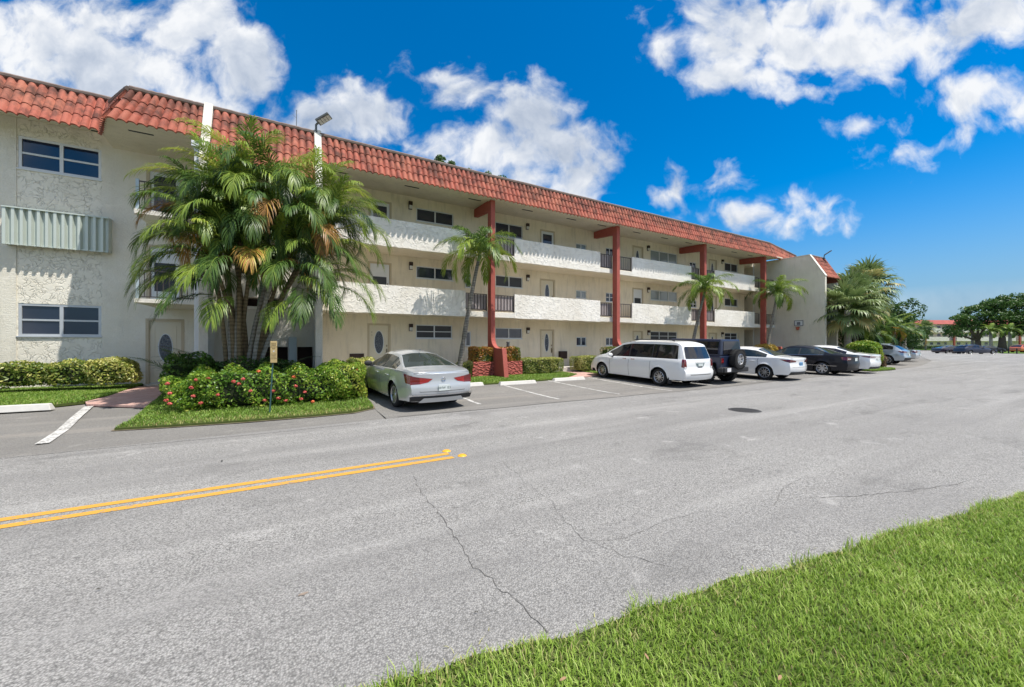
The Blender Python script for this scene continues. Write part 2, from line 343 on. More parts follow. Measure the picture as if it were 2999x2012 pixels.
# ================================================================ GROUND
def mk_asphalt(name, lo, hi, dark, patch):
    n = NT(name); v = n.co(kind='World')
    g1 = n.voro(v, 85); sp = n.ramp(g1.outputs['Distance'], [(.08, 1.), (.42, .42), (.75, 0.)])
    g2 = n.noise(v, 55, 5, .8); tone = n.voro(v, 85); cellc = n.nd('ShaderNodeSeparateColor'); n.L.new(tone.outputs['Color'], cellc.inputs[0])
    grain = n.math('ADD', n.math('MULTIPLY', sp, .45), n.math('ADD', n.math('MULTIPLY', g2, .45), n.math('MULTIPLY', cellc.outputs[0], .3)))
    col = n.mix(n.ramp(grain, [(.25, 0.), (.85, 1.)]), lo, hi)
    big = n.noise(n.co((.35, 1, 1), 'World', (0, 0, R(0))), .55, 5, .6); col = n.mix(n.ramp(big, [(.38, 0.), (.68, .55)]), col, dark)
    st = n.noise(n.co((.07, 1.5, 1), 'World'), 1.0, 6, .6, .3); col = n.mix(n.ramp(st, [(.50, 0.), (.70, .42)]), col, patch)
    lt = n.noise(n.co((.06, .9, 1), 'World', (0, 0, .02)), 1.3, 4, .55); col = n.mix(n.ramp(lt, [(.52, 0.), (.72, .28)]), col, tuple(x * 1.02 for x in hi))
    oil = n.noise(n.co((.8, 1, 1), 'World'), 2.6, 5, .75); col = n.mix(n.ramp(oil, [(.68, 0.), (.78, .5)]), col, tuple(x * .55 for x in lo))
    spot = n.noise(v, 1.7, 6, .7); col = n.mix(n.ramp(spot, [(.60, 0.), (.74, .40)]), col, tuple(x * 1.3 for x in hi)); sp2 = n.noise(n.co((.5, 1, 1), 'World'), .9, 7, .7); col = n.mix(n.ramp(sp2, [(.30, .45), (.44, 0.)]), col, tuple(x * .95 for x in lo))
    n.set(col, .92, spec=.25); n.bump(n.math('ADD', sp, n.math('MULTIPLY', g2, .6)), .006, .9); return n.m
MAT['road'] = mk_asphalt('sun-bleached road asphalt', (.095, .092, .087), (.47, .455, .43), (.205, .198, .190), (.155, .150, .144))
MAT['lot'] = mk_asphalt('parking lot asphalt', (.12, .115, .108), (.32, .305, .28), (.145, .138, .128), (.31, .28, .245))
def mk_soilgrass():
    n = NT('lawn base'); v = n.co(kind='World'); f = n.noise(v, 14, 5, .7); n.set(n.mix(f, (.045, .055, .018), (.10, .13, .035)), .95, spec=.1); return n.m
MAT['lawn'] = mk_soilgrass()
def mk_far_grass():
    n = NT('far ground'); f = n.noise(n.co(kind='World'), .6, 6, .7); n.set(n.mix(f, (.06, .12, .02), (.12, .19, .04)), .95, spec=.1); return n.m
MAT['fargrass'] = mk_far_grass()
def sheet(name, poly, off, mat, step=1.0, skirt=.0, parent=None, hf=gz):
    b = bmesh.new(); vs = [b.verts.new((x, y, 0)) for x, y in poly]; f = b.faces.new(vs); bmesh.ops.triangulate(b, faces=[f])
    xs = [p[0] for p in poly]; ys = [p[1] for p in poly]
    for (lo, hi, ax) in ((min(xs), max(xs), 0), (min(ys), max(ys), 1)):
        k = math.ceil(lo / step) * step
        while k < hi:
            co = (k, 0, 0) if ax == 0 else (0, k, 0); no = (1, 0, 0) if ax == 0 else (0, 1, 0)
            bmesh.ops.bisect_plane(b, geom=b.verts[:] + b.edges[:] + b.faces[:], plane_co=co, plane_no=no); k += step
    if skirt:
        be = [e for e in b.edges if len(e.link_faces) == 1]; r = bmesh.ops.extrude_edge_only(b, edges=be)
        low = set(v for v in r['geom'] if isinstance(v, bmesh.types.BMVert))
    else: low = set()
    for v in b.verts: v.co.z = hf(v.co.x, v.co.y) + off - (skirt if v in low else 0)
    bmesh.ops.recalc_face_normals(b, faces=b.faces)
    if sum(f.normal.z * f.calc_area() for f in b.faces) < 0: bmesh.ops.reverse_faces(b, faces=b.faces)
    me = bpy.data.meshes.new(name); b.to_mesh(me); b.free(); me.materials.append(mat); o = bpy.data.objects.new(name, me); COL.objects.link(o)
    if parent: o.parent = parent
    return o
g = MB(); g.add([(-1500, -1500, -.35), (2500, -1500, -.35), (2500, 2500, -.35), (-1500, 2500, -.35)], [(0, 1, 2, 3)])
tag(g.build('ground', MAT['fargrass']), kind='structure')
def near_edge(X): return 1.93 - .155 * X + .022 * math.sin(X * 3.1) + .014 * math.sin(X * 7.3 + 1) + .008 * math.sin(X * 17.9) - (.012 * (X - 7) ** 2 if X > 7 else 0)
tag(sheet('road_base', [(-60, -60), (150, -60), (150, 70), (-60, 70)], -.02, MAT['lot'], 3.0), kind='structure').name = 'asphalt_ground'
# the through road: paler and bleached
rp = [(-60, -60), (200, -60), (200, 36), (100, 30), (70, 17), (50, 11.4), (38, 9.2), (30, 8.5), (20, 8.55), (8, 8.8), (2, 8.75), (-4, 8.45), (-12, 8.4), (-60, 8.4)]
road = tag(sheet('road', rp, .002, MAT['road'], 2.0), kind='structure')
tag(sheet('parking_lot', [(1.75, 8.74), (8, 8.79), (20, 8.54), (29.5, 8.5), (29.0, 11), (29, 13.6), (29, 14.4), (1.75, 14.4)], .006, MAT['lot'], 1.0), kind='structure')
def strip(mb, pts, w, off, mi=0, wn=0, rnd=None):
    vs = []; fs = []
    for i, (x, y) in enumerate(pts):
        a = pts[max(i - 1, 0)]; b = pts[min(i + 1, len(pts) - 1)]; t = Vector((b[0] - a[0], b[1] - a[1])).normalized(); n = Vector((-t.y, t.x)); ww = w * (1 + (rnd.uniform(-wn, wn) if rnd else 0)) / 2
        for s in (1, -1):
            p = (x + n.x * ww * s, y + n.y * ww * s); vs.append((p[0], p[1], gz(*p) + off))
    for i in range(len(pts) - 1): fs.append((2 * i, 2 * i + 1, 2 * i + 3, 2 * i + 2))
    mb.add(vs, fs, mi)
def mk_paint(name, c, wear):
    n = NT(name); v = n.co(kind='World'); f = n.noise(v, 22, 6, .75); fb = n.noise(v, 3, 4)
    k = n.math('ADD', f, n.math('MULTIPLY', fb, .35)); w = n.ramp(k, [(wear, 0.), (wear + .07, 1.)])
    n.set(n.mix(w, c, (.20, .19, .18)), .75, spec=.3); n.bump(n.noise(v, 80, 3), .004, .6); return n.m
MAT['yellow'] = mk_paint('yellow road paint', (.56, .29, .045), .745); MAT['white_paint'] = mk_paint('worn white road paint', (.56, .55, .52), .66)
for y0 in (5.27, 5.48):
    m = MB(); strip(m, [(-40 + i * .5, y0) for i in range(85)], .105, .006); o = m.build('lane_marking', MAT['yellow'], road)
rng = random.Random(5)
def crack(pts, w, seed):
    r = random.Random(seed); out = []
    for (a, b) in zip(pts[:-1], pts[1:]):
        n = max(2, int(math.dist(a, b) / .05))
        for i in range(n):
            t = i / n; w1 = .014 * math.sin(i * .7 + seed) + .008 * math.sin(i * 1.9) + .02 * math.sin(i * .21 + seed); out.append((a[0] + (b[0] - a[0]) * t + r.gauss(0, .005) + w1, a[1] + (b[1] - a[1]) * t + r.gauss(0, .005) + w1 * .5))
    m = MB(); strip(m, out, w, .0055, wn=.7, rnd=r); return m
MAT['crack'] = plain('crack filled with dirt', (.10, .095, .088), .95)
for k, (pts, w) in enumerate([([(1.27, 4.75), (1.2, 4.2), (1.2, 3.6), (1.18, 3.1), (1.13, 2.6), (1.2, 2.25), (1.25, 1.75)], .0055),
                         ([(2.5, 4.75), (2.43, 4.2), (2.35, 3.8), (2.32, 3.3), (2.15, 2.8), (2.1, 2.45), (2.25, 2.1), (2.4, 1.85)], .0032),
                         ([(2.1, 2.45), (2.5, 2.35), (3.0, 2.4), (3.6, 2.35)], .0026), ([(4.8, 2.0), (5.4, 1.75), (6.2, 1.5), (7, 1.3)], .006), ([(4.3, 2.1), (4.9, 2.3), (5.5, 2.35)], .004)]):
    crack(pts, w, k).build('crack', MAT['crack'], road)
m = MB(); strip(m, [(-30 + i * .6, 8.42 + .03 * math.sin(i)) for i in range(53)], .02, .0045); m.build('seam', MAT['crack'], road)
m = MB(); strip(m, [(2 + i * .5, 8.78 - .002 * i + .03 * math.sin(i * .9)) for i in range(36)], .03, .0105); m.build('seam', MAT['crack'], road)
lot = bpy.data.objects['parking_lot']
for x0, y0, x1, y1 in ((4.42, 13.1, 4.40, 9.55), (6.86, 13.7, 6.86, 9.25), (9.32, 13.7, 9.28, 9.2), (11.7, 13.6, 11.55, 8.95), (14.45, 13.6, 14.4, 9.0), (16.95, 13.6, 16.95, 9.0), (19.9, 13.6, 20.0, 9.1), (22.4, 13.6, 22.4, 9.1)):
    m = MB(); strip(m, [(x0 + (x1 - x0) * i / 8, y0 + (y1 - y0) * i / 8) for i in range(9)], .10, .011); m.build('parking_line', MAT['white_paint'], lot)
m = MB(); strip(m, [(-4.47, 13.45), (-4.2, 12.1), (-3.85, 10.5), (-3.66, 9.35)], .16, .006); m.build('parking_line', MAT['white_paint'], road)
# ---- dirt and sand washed along the pavement edges, a stain, bits of debris
def mk_dirt():
    n = NT('sandy dirt'); v = n.co(kind='World'); f = n.noise(v, 35, 6, .8); g = n.noise(v, 4, 4, .6); n.set(n.mix(n.ramp(g, [(.35, 0.), (.7, 1.)]), n.mix(f, (.07, .055, .038), (.22, .18, .125)), (.26, .22, .155)), .95, spec=.1); n.bump(f, .01, 1); return n.m
MAT['dirt'] = mk_dirt(); drn = random.Random(12)
def fringe(pts, lo, hi, off=.0072):
    m = MB(); vs = []
    for i, (x, y) in enumerate(pts):
        a = pts[max(i - 1, 0)]; c = pts[min(i + 1, len(pts) - 1)]; t = Vector((c[0] - a[0], c[1] - a[1])).normalized(); nn = Vector((-t.y, t.x)); w = lo + (hi - lo) * (.5 + .5 * math.sin(i * .37) * math.sin(i * .113 + 2)) * drn.uniform(.55, 1.25)
        vs += [(x + nn.x * w, y + nn.y * w, gz(x, y) + off), (x - nn.x * .05, y - nn.y * .05, gz(x, y) + off)]
    m.add(vs, [(2 * i, 2 * i + 1, 2 * i + 3, 2 * i + 2) for i in range(len(pts) - 1)]); return m
ip = [(1.78, 13.5), (1.78, 11.0), (1.72, 10.2), (1.2, 9.82), (.4, 9.75), (-1, 9.78), (-2.2, 9.92), (-3.0, 10.05), (-2.98, 11.0), (-3.15, 12.4)]; iq = []
for a_, c_ in zip(ip[:-1], ip[1:]):
    k_ = max(2, int(math.dist(a_, c_) / .07)); iq += [(a_[0] + (c_[0] - a_[0]) * i / k_, a_[1] + (c_[1] - a_[1]) * i / k_) for i in range(k_)]
tag(fringe(iq[::-1], .02, .16, .0125).build('verge_dirt', MAT['dirt']), kind='structure')
m = MB(); m.add([(.04 + .035 * math.cos(k * .6283) * drn.uniform(.5, 1.2), 2.87 + .018 * math.sin(k * .6283) * drn.uniform(.5, 1.2), .0065) for k in range(10)], [tuple(range(10))]); m.build('stain', plain('brown stain', (.24, .19, .15), .95, var=.4, vs=30), road)
for i, (x, y, s_) in enumerate(((-1.15, 3.58, .35), (-.9, 6.68, .9), (.96, 2.14, .25), (1.16, 5.82, .5))):
    m = MB(); m.add([(-.045 * s_, 0, 0), (-.01, -.012 * s_, .008), (.04 * s_, -.004, .004), (.05 * s_, .006, .002), (.0, .012 * s_, .010)], [(0, 1, 2, 3, 4)]); l = m.build('fallen_leaf', plain('dark leaf', (.05, .045, .035), .8)); l.location = (x, y, .012); l.rotation_euler = (.0, .05, i * 1.1 + .3)
    tag(l, 'curled dark leaf or twig lying on the open road', 'leaf', 'dark leaves lying on the road')
# ---- wheel stops
def wheel_stop(label, x0, y0, x1, y1, h=.13, grp='concrete wheel stops at the ends of the parking stalls'):
    c = ((x0 + x1) / 2, (y0 + y1) / 2); L = math.dist((x0, y0), (x1, y1)); a = math.atan2(y1 - y0, x1 - x0); z = gz(*c)
    o = MB(); w = .11; t = .065; e = .05
    o.add([(-L / 2, -w, 0), (L / 2, -w, 0), (L / 2, w, 0), (-L / 2, w, 0), (-L / 2 + e, -t, h), (L / 2 - e, -t, h), (L / 2 - e, t, h), (-L / 2 + e, t, h)],
          [(0, 3, 2, 1), (4, 5, 6, 7), (0, 1, 5, 4), (1, 2, 6, 5), (2, 3, 7, 6), (3, 0, 4, 7)])
    b = o.build('wheel_stop', MAT['stopconc'], bevel=.012); b.location = (c[0], c[1], z + .004); b.rotation_euler = (0, 0, a); tag(b, label, 'wheel stop', grp)
wheel_stop('white wheel stop in the left bay by the grass', -7.4, 13.3, -5.0, 13.25, .15)
wheel_stop('wheel stop just behind the right tail light of the silver sedan', 4.4, 12.95, 6.15, 13.1)
wheel_stop('long pale wheel stop in front of the red planter', 6.7, 12.85, 8.35, 12.85)
wheel_stop('pale wheel stop beside the brick path, left of the minivan', 9.35, 13.05, 11.05, 13.1)
# ---- manhole cover and road reflectors
m = MB(); m.lathe([(0, .012), (.31, .012), (.32, .008), (.345, .010), (.37, .0)], (9.75, 5.45, gz(9.75, 5.45)), 36)
for i in range(-5, 6):
    w = math.sqrt(max(.001, .29 ** 2 - (i * .05) ** 2)); m.box(9.75 - w, 9.75 + w, 5.45 + i * .05 - .010, 5.45 + i * .05 + .010, gz(9.75, 5.45) + .010, gz(9.75, 5.45) + .017)
MAT['iron'] = plain('cast iron', (.05, .048, .047), .7, .3)
tag(m.build('manhole_cover', MAT['iron']), 'round dark cast iron manhole cover in the middle of the road', 'manhole cover')
MAT['amber'] = plain('amber reflector plastic', (.75, .36, .03), .35)
for x, y, l in ((2.02, 5.62, 'amber reflector dome at the end of the farther yellow line'), (2.14, 5.28, 'amber reflector dome at the end of the nearer yellow line')):
    m = MB(); m.lathe([(.0, .022), (.035, .021), (.055, .012), (.068, .0)], (x, y, .004), 16)
    tag(m.build('road_reflector', MAT['amber'], smooth=True, loc=(x, y, 0)), l, 'road reflector', 'reflectors at the end of the yellow lines')
# ---- lawns
def poly_near():
    p = [(x, near_edge(x)) for x in list(np.arange(-6, -1, .35)) + list(np.arange(-1, 12, .06)) + list(np.arange(12, 30, .35))]; return p + [(60, -14), (60, -40), (-6, -40)]
LAWN = .055
near_poly = poly_near()
tag(sheet('lawn', near_poly, .03, MAT['lawn'], 1.5, .03), kind='structure')
island = [(-3.0, 10.05), (-2.2, 9.92), (-1, 9.78), (.4, 9.75), (1.2, 9.82), (1.72, 10.2), (1.78, 11.0), (1.78, 15.6), (1.78, 17.9), (-3.2, 17.9), (-3.35, 17.4), (-3.4, 14.8), (-3.15, 12.4), (-2.98, 11.0)]
left_lawn = [(-30, 13.75), (-5.3, 13.62), (-4.75, 14.0), (-4.62, 15.0), (-4.85, 18.85), (-30, 18.85)]
mid_lawn = [(1.8, 14.0), (4.35, 13.2), (6.5, 13.15), (9.0, 13.3), (10.35, 13.55), (11.9, 14.6), (12.6, 17.88), (1.8, 17.88)]
right_lawn = [(13.0, 14.0), (13.6, 13.85), (33.3, 14.0), (33.3, 17.88), (13.75, 17.88), (13.2, 16.2)]
isl2 = [(27.9, 8.62), (29.4, 8.55), (31.2, 8.6), (32.3, 9.1), (32.0, 11), (31.6, 13.9), (28.6, 13.9), (28.0, 11.5)]
far_lawn = [(33.4, 12.9), (36, 13.4), (60, 18.5), (80, 24), (80, 30), (33.4, 30)]
for p in (island, left_lawn, mid_lawn, right_lawn, isl2, far_lawn):
    tag(sheet('lawn', p, LAWN, MAT['lawn'], .7, .06), kind='structure')
# ---- brick paths and concrete slab along the building
def mk_brick():
    n = NT('pink stamped path'); v = n.co(kind='World'); b = n.nd('ShaderNodeTexBrick'); n.L.new(n.co((1, 1, 1), 'World'), b.inputs['Vector']); b.inputs['Scale'].default_value = 6
    b.inputs['Color1'].default_value = (.42, .23, .19, 1); b.inputs['Color2'].default_value = (.50, .31, .26, 1); b.inputs['Mortar'].default_value = (.28, .17, .15, 1); b.inputs['Mortar Size'].default_value = .012
    n.set(n.mix(n.ramp(n.noise(v, 3, 6, .7), [(.4, 0.), (.7, .6)]), b.outputs['Color'], (.55, .42, .36)), .85); return n.m
MAT['brick'] = mk_brick()
tag(sheet('path', [(-4.55, 13.55), (-3.12, 12.6), (-3.36, 14.8), (-3.3, 17.86), (-4.82, 17.86), (-4.6, 15.0), (-4.72, 14.0)], .05, MAT['brick'], .6, .05), kind='structure')
tag(sheet('path', [(10.4, 13.5), (12.98, 13.95), (13.18, 16.2), (13.7, 17.86), (12.64, 17.86), (11.95, 14.6)], .05, MAT['brick'], .6, .05), kind='structure')
# ---- grass blades
def mk_blade(name, a, b, c):
    n = NT(name); at = n.nd('ShaderNodeAttribute'); at.attribute_name = 'tint'
    col = n.ramp(at.outputs['Fac'], [(0, a), (.55, b), (.93, c), (1, (.42, .34, .16))])
    n.set(col, .5, spec=.35); tr = n.nd('ShaderNodeBsdfTranslucent'); n.L.new(col, tr.inputs[0]); mx = n.nd('ShaderNodeMixShader'); mx.inputs[0].default_value = .35
    n.L.new(n.p.outputs[0], mx.inputs[1]); n.L.new(tr.outputs[0], mx.inputs[2]); n.L.new(mx.outputs[0], n.out.inputs[0]); return n.m
MAT['blade'] = mk_blade('grass blades', (.11, .21, .022), (.33, .47, .075), (.60, .66, .24))
MAT['blade2'] = mk_blade('grass blades far', (.09, .185, .02), (.21, .34, .045), (.40, .46, .12))
def inside(px, py, poly):
    r = np.zeros(len(px), bool); n = len(poly)
    for i in range(n):
        x0, y0 = poly[i]; x1, y1 = poly[(i + 1) % n]
        if y0 == y1: continue
        c = ((y0 > py) != (y1 > py)) & (px < (x1 - x0) * (py - y0) / (y1 - y0) + x0); r ^= c
    return r
def vnoise(x, y, s, seed):
    r = np.random.RandomState(seed); out = 0
    for k in range(4):
        a = r.uniform(0, 6.28); f = s * (1 + k * .8); out = out + np.sin(x * math.cos(a) * f + y * math.sin(a) * f + r.uniform(0, 6)) * np.cos(x * math.sin(a) * f * .8 - y * math.cos(a) * f + r.uniform(0, 6)) / (1 + k * .5)
    return out / 2.2
def blades(name, poly, n, hgt, wid, seed, mat, off, base=None, lean=.8, mask=None, edge_dead=None):
    r = np.random.RandomState(seed); xs = [p[0] for p in poly]; ys = [p[1] for p in poly]
    bx0, bx1, by0, by1 = base or (min(xs), max(xs), min(ys), max(ys)); X = r.uniform(bx0, bx1, n); Y = r.uniform(by0, by1, n)
    k = inside(X, Y, poly)
    if mask is not None: k &= mask(X, Y)
    X = X[k]; Y = Y[k]; n = len(X); Z = gzv(X, Y) + off
    nz = vnoise(X, Y, 2.3, seed + 1); n2 = vnoise(X, Y, 9, seed + 2)
    h = hgt * (.55 + .6 * r.rand(n)) * (1 + .25 * nz + .2 * n2); w = wid * (.6 + .7 * r.rand(n)); a = r.uniform(0, 6.283, n); ln = lean * (.35 + .9 * r.rand(n))
    dx = np.cos(a); dy = np.sin(a); sx = -dy * w / 2; sy = dx * w / 2; V = np.zeros((n, 6, 3)); P = np.stack([X, Y, Z], 1)
    for i, (f, g) in enumerate(((0, 0), (.55, .28), (.88, .95))):
        cxy = P + np.stack([dx * ln * h * g, dy * ln * h * g, h * f], 1); ww = (1, .85, .12)[i]
        V[:, 2 * i] = cxy + np.stack([sx * ww, sy * ww, np.zeros(n)], 1); V[:, 2 * i + 1] = cxy - np.stack([sx * ww, sy * ww, np.zeros(n)], 1)
    idx = np.arange(n)[:, None] * 6; Q = np.concatenate([idx + np.array([[0, 1, 3, 2]]), idx + np.array([[2, 3, 5, 4]])])
    t = np.clip(.42 + .20 * nz + .14 * n2 + r.normal(0, .16, n), .0, .93); t[r.rand(n) < .025] = 1
    if edge_dead is not None:
        dd = edge_dead(X, Y); t = np.where((r.rand(n) < dd), .97, t)
    return tag(array_mesh(name, V.reshape(-1, 3), Q, np.repeat(t, 6), mat), 'short green grass', 'grass', kind='stuff')
def fwd_ok(X, Y): # keeps only what a camera near this spot can see
    a = R(YAW); f = X * math.cos(a) + Y * math.sin(a); s = X * math.sin(a) - Y * math.cos(a); return (f > .7) & (s < f * 1.55 + 1.2) & (s > -f * 1.2 - 1)
nb = blades('grass', near_poly, 560000, .043, .0064, 3, MAT['blade'], .03, (-.5, 11, -4.5, 2.1), .85, fwd_ok, lambda X, Y: np.clip(.5 - (np.vectorize(near_edge)(X) - Y) * 2.2, 0, .5) * .55)
tag(nb, 'thick green lawn grass beside the road in the near right corner', 'grass')
tuft = [(x, near_edge(x) + .05) for x in np.arange(-1, 11, .08)] + [(x, near_edge(x) - .14) for x in np.arange(11, -1, -.08)]
o = blades('grass', tuft, 60000, .105, .006, 4, MAT['blade'], .0, None, .55, lambda X, Y: vnoise(X, Y, 4, 9) > .12); tag(o, 'taller ragged grass along the near edge of the road', 'grass')
clip_poly = [(x, near_edge(x) + .22) for x in np.arange(-1, 11, .1)] + [(x, near_edge(x) - .05) for x in np.arange(11, -1, -.1)]
o = blades('grass', clip_poly, 9000, .02, .006, 14, MAT['blade'], .004, None, 1.9, lambda X, Y: np.random.RandomState(3).rand(len(X)) < np.exp(-(Y - np.vectorize(near_edge)(X)) * 16) * (.6 + .5 * vnoise(X, Y, 5, 4)), lambda X, Y: .55 + 0 * X); tag(o, 'grass clippings and dead thatch spilling onto the road edge', 'grass clippings')
o = blades('grass', near_poly, 60000, .08, .03, 8, MAT['blade'], .03, (9, 50, -30, 0), .8, fwd_ok); tag(o, 'grass of the near lawn running away to the right', 'grass')
front = lambda X, Y: Y < 12.6
o = blades('grass', island, 60000, .055, .013, 5, MAT['blade2'], LAWN, None, .8, None, lambda X, Y: np.clip(.55 - (Y - 9.85) * 1.1, 0, .5)); tag(o, 'grass around the red flowering hedge', 'grass')
o = blades('grass', left_lawn, 60000, .06, .014, 6, MAT['blade2'], LAWN, (-9, -4.4, 13.4, 18.8)); tag(o, 'strip of grass in front of the left hedge', 'grass')
o = blades('grass', mid_lawn, 50000, .055, .018, 7, MAT['blade2'], LAWN, None); tag(o, 'grass in front of the red planter', 'grass')
o = blades('grass', right_lawn, 40000, .06, .03, 9, MAT['blade2'], LAWN, None); tag(o, 'grass behind the row of parked cars', 'grass')
o = blades('grass', isl2, 20000, .07, .03, 10, MAT['blade2'], LAWN, None); tag(o, 'grass of the small island beyond the white sedans', 'grass')
# fallen leaves on the near lawn
MAT['deadleaf'] = plain('dry brown leaf', (.30, .18, .10), .8)
for i, (x, y) in enumerate(((1.1, 1.45), (1.55, 1.35), (1.5, 1.12), (1.22, 1.2), (3.35, .35), (2.0, .95))):
    m = MB(); m.add([(-.018, 0, -.02), (-.008, -.006, -.015), (.010, -.006, -.012), (.020, 0, -.01), (.008, .007, -.012), (-.010, .006, -.016)], [(0, 1, 2, 3, 4, 5)]); l = m.build('fallen_leaf', MAT['deadleaf']); l.location = (x, y, .085); l.rotation_euler = (.2, .15, i * 1.3)
    tag(l, 'dry brown leaf lying on the near grass', 'leaf', 'dry leaves lying on the near grass')
# ================================================================ APARTMENT BUILDING
APT = thing('apartment_building', 'long three storey cream apartment building with red tiled mansard roof and open balconies', 'building', (8, 17.9, 0))
def wall_holes(name, X0, X1, Z0, Z1, Y, holes, mat, par, depth=.09, mi=0):
    xs = sorted({X0, X1, *[h[0] for h in holes], *[h[1] for h in holes]}); zs = sorted({Z0, Z1, *[h[2] for h in holes], *[h[3] for h in holes]}); m = MB()
    for i in range(len(xs) - 1):
        for j in range(len(zs) - 1):
            cx = (xs[i] + xs[i + 1]) / 2; cz = (zs[j] + zs[j + 1]) / 2
            if any(h[0] < cx < h[1] and h[2] < cz < h[3] for h in holes): continue
            m.add([(xs[i], Y, zs[j]), (xs[i + 1], Y, zs[j]), (xs[i + 1], Y, zs[j + 1]), (xs[i], Y, zs[j + 1])], [(0, 1, 2, 3)])
    for h in holes:
        a, b, c, d = h[:4]; dd = h[4] if len(h) > 4 else depth; y = Y + dd
        m.add([(a, Y, c), (b, Y, c), (b, Y, d), (a, Y, d), (a, y, c), (b, y, c), (b, y, d), (a, y, d)], [(0, 4, 5, 1), (1, 5, 6, 2), (2, 6, 7, 3), (3, 7, 4, 0)])
    return m.build(name, mat, par)
def window(par, X0, X1, Z0, Z1, Y, cols=2, rows=1, pane='glass', frame='frame', t=.045, label=None, sill=True):
    m = MB(); y0, y1 = Y + .035, Y + .085; e = .002
    m.box(X0, X1, y0, y1, Z1 - t, Z1 - e); m.box(X0, X1, y0, y1, Z0 + e, Z0 + t); m.box(X0 + e, X0 + t, y0 + .001, y1, Z0 + t, Z1 - t); m.box(X1 - t, X1 - e, y0 + .001, y1, Z0 + t, Z1 - t)
    w = (X1 - X0) / cols
    for i in range(1, cols): m.box(X0 + i * w - t * .6, X0 + i * w + t * .6, y0 + .004, y1, Z0 + t, Z1 - t)
    if rows == 2: 
        for i in range(cols): m.box(X0 + i * w + t * (1 if i == 0 else .6), X0 + (i + 1) * w - t * (1 if i == cols - 1 else .6), y0 + .008, y1, (Z0 + Z1) / 2 - t * .4, (Z0 + Z1) / 2 + t * .4)
    if sill: m.box(X0 - .03, X1 + .03, Y - .02, Y + .034, Z0 - .035, Z0 + .004)
    o = m.build('window', MAT[frame], par)
    p = MB(); p.add([(X0 + t, Y + .07, Z0 + t), (X1 - t, Y + .07, Z0 + t), (X1 - t, Y + .07, Z1 - t), (X0 + t, Y + .07, Z1 - t)], [(0, 1, 2, 3)])
    q = p.build('pane', MAT[pane], par); q.parent = o
    return o
def oval(m, cx, cz, rx, rz, y, n=28, ring=None, mi=0):
    if ring is None:
        m.add([(cx + rx * math.cos(2 * math.pi * k / n), y, cz + rz * math.sin(2 * math.pi * k / n)) for k in range(n)], [tuple(range(n))], mi)
    else:
        vs = []; 
        for k in range(n):
            c, s = math.cos(2 * math.pi * k / n), math.sin(2 * math.pi * k / n); vs += [(cx + rx * c, y, cz + rz * s), (cx + (rx + ring * .5) * c, y - .018, cz + (rz + ring * .5) * s), (cx + (rx + ring) * c, y, cz + (rz + ring) * s)]
        fs = []
        for k in range(n):
            a, b = 3 * k, 3 * ((k + 1) % n); fs += [(a, b, b + 1, a + 1), (a + 1, b + 1, b + 2, a + 2)]
        m.add(vs, fs, mi)
def text_obj(s, size, loc, rot, mat, par, name='lettering', ext=.002):
    cu = bpy.data.curves.new(name, 'FONT'); cu.body = s; cu.size = size; cu.extrude = ext; cu.align_x = 'CENTER'; cu.align_y = 'CENTER'
    t = bpy.data.objects.new(name, cu); dg = bpy.context.evaluated_depsgraph_get(); COL.objects.link(t); dg.update()
    me = bpy.data.meshes.new_from_object(t.evaluated_get(dg)); bpy.data.objects.remove(t); me.materials.clear(); me.materials.append(mat)
    o = bpy.data.objects.new(name, me); COL.objects.link(o); o.parent = par; off = Vector(par.location) if (WORLD and par.parent is None) else Vector((0, 0, 0))
    o.location = Vector(loc) - off; o.rotation_euler = rot; return o
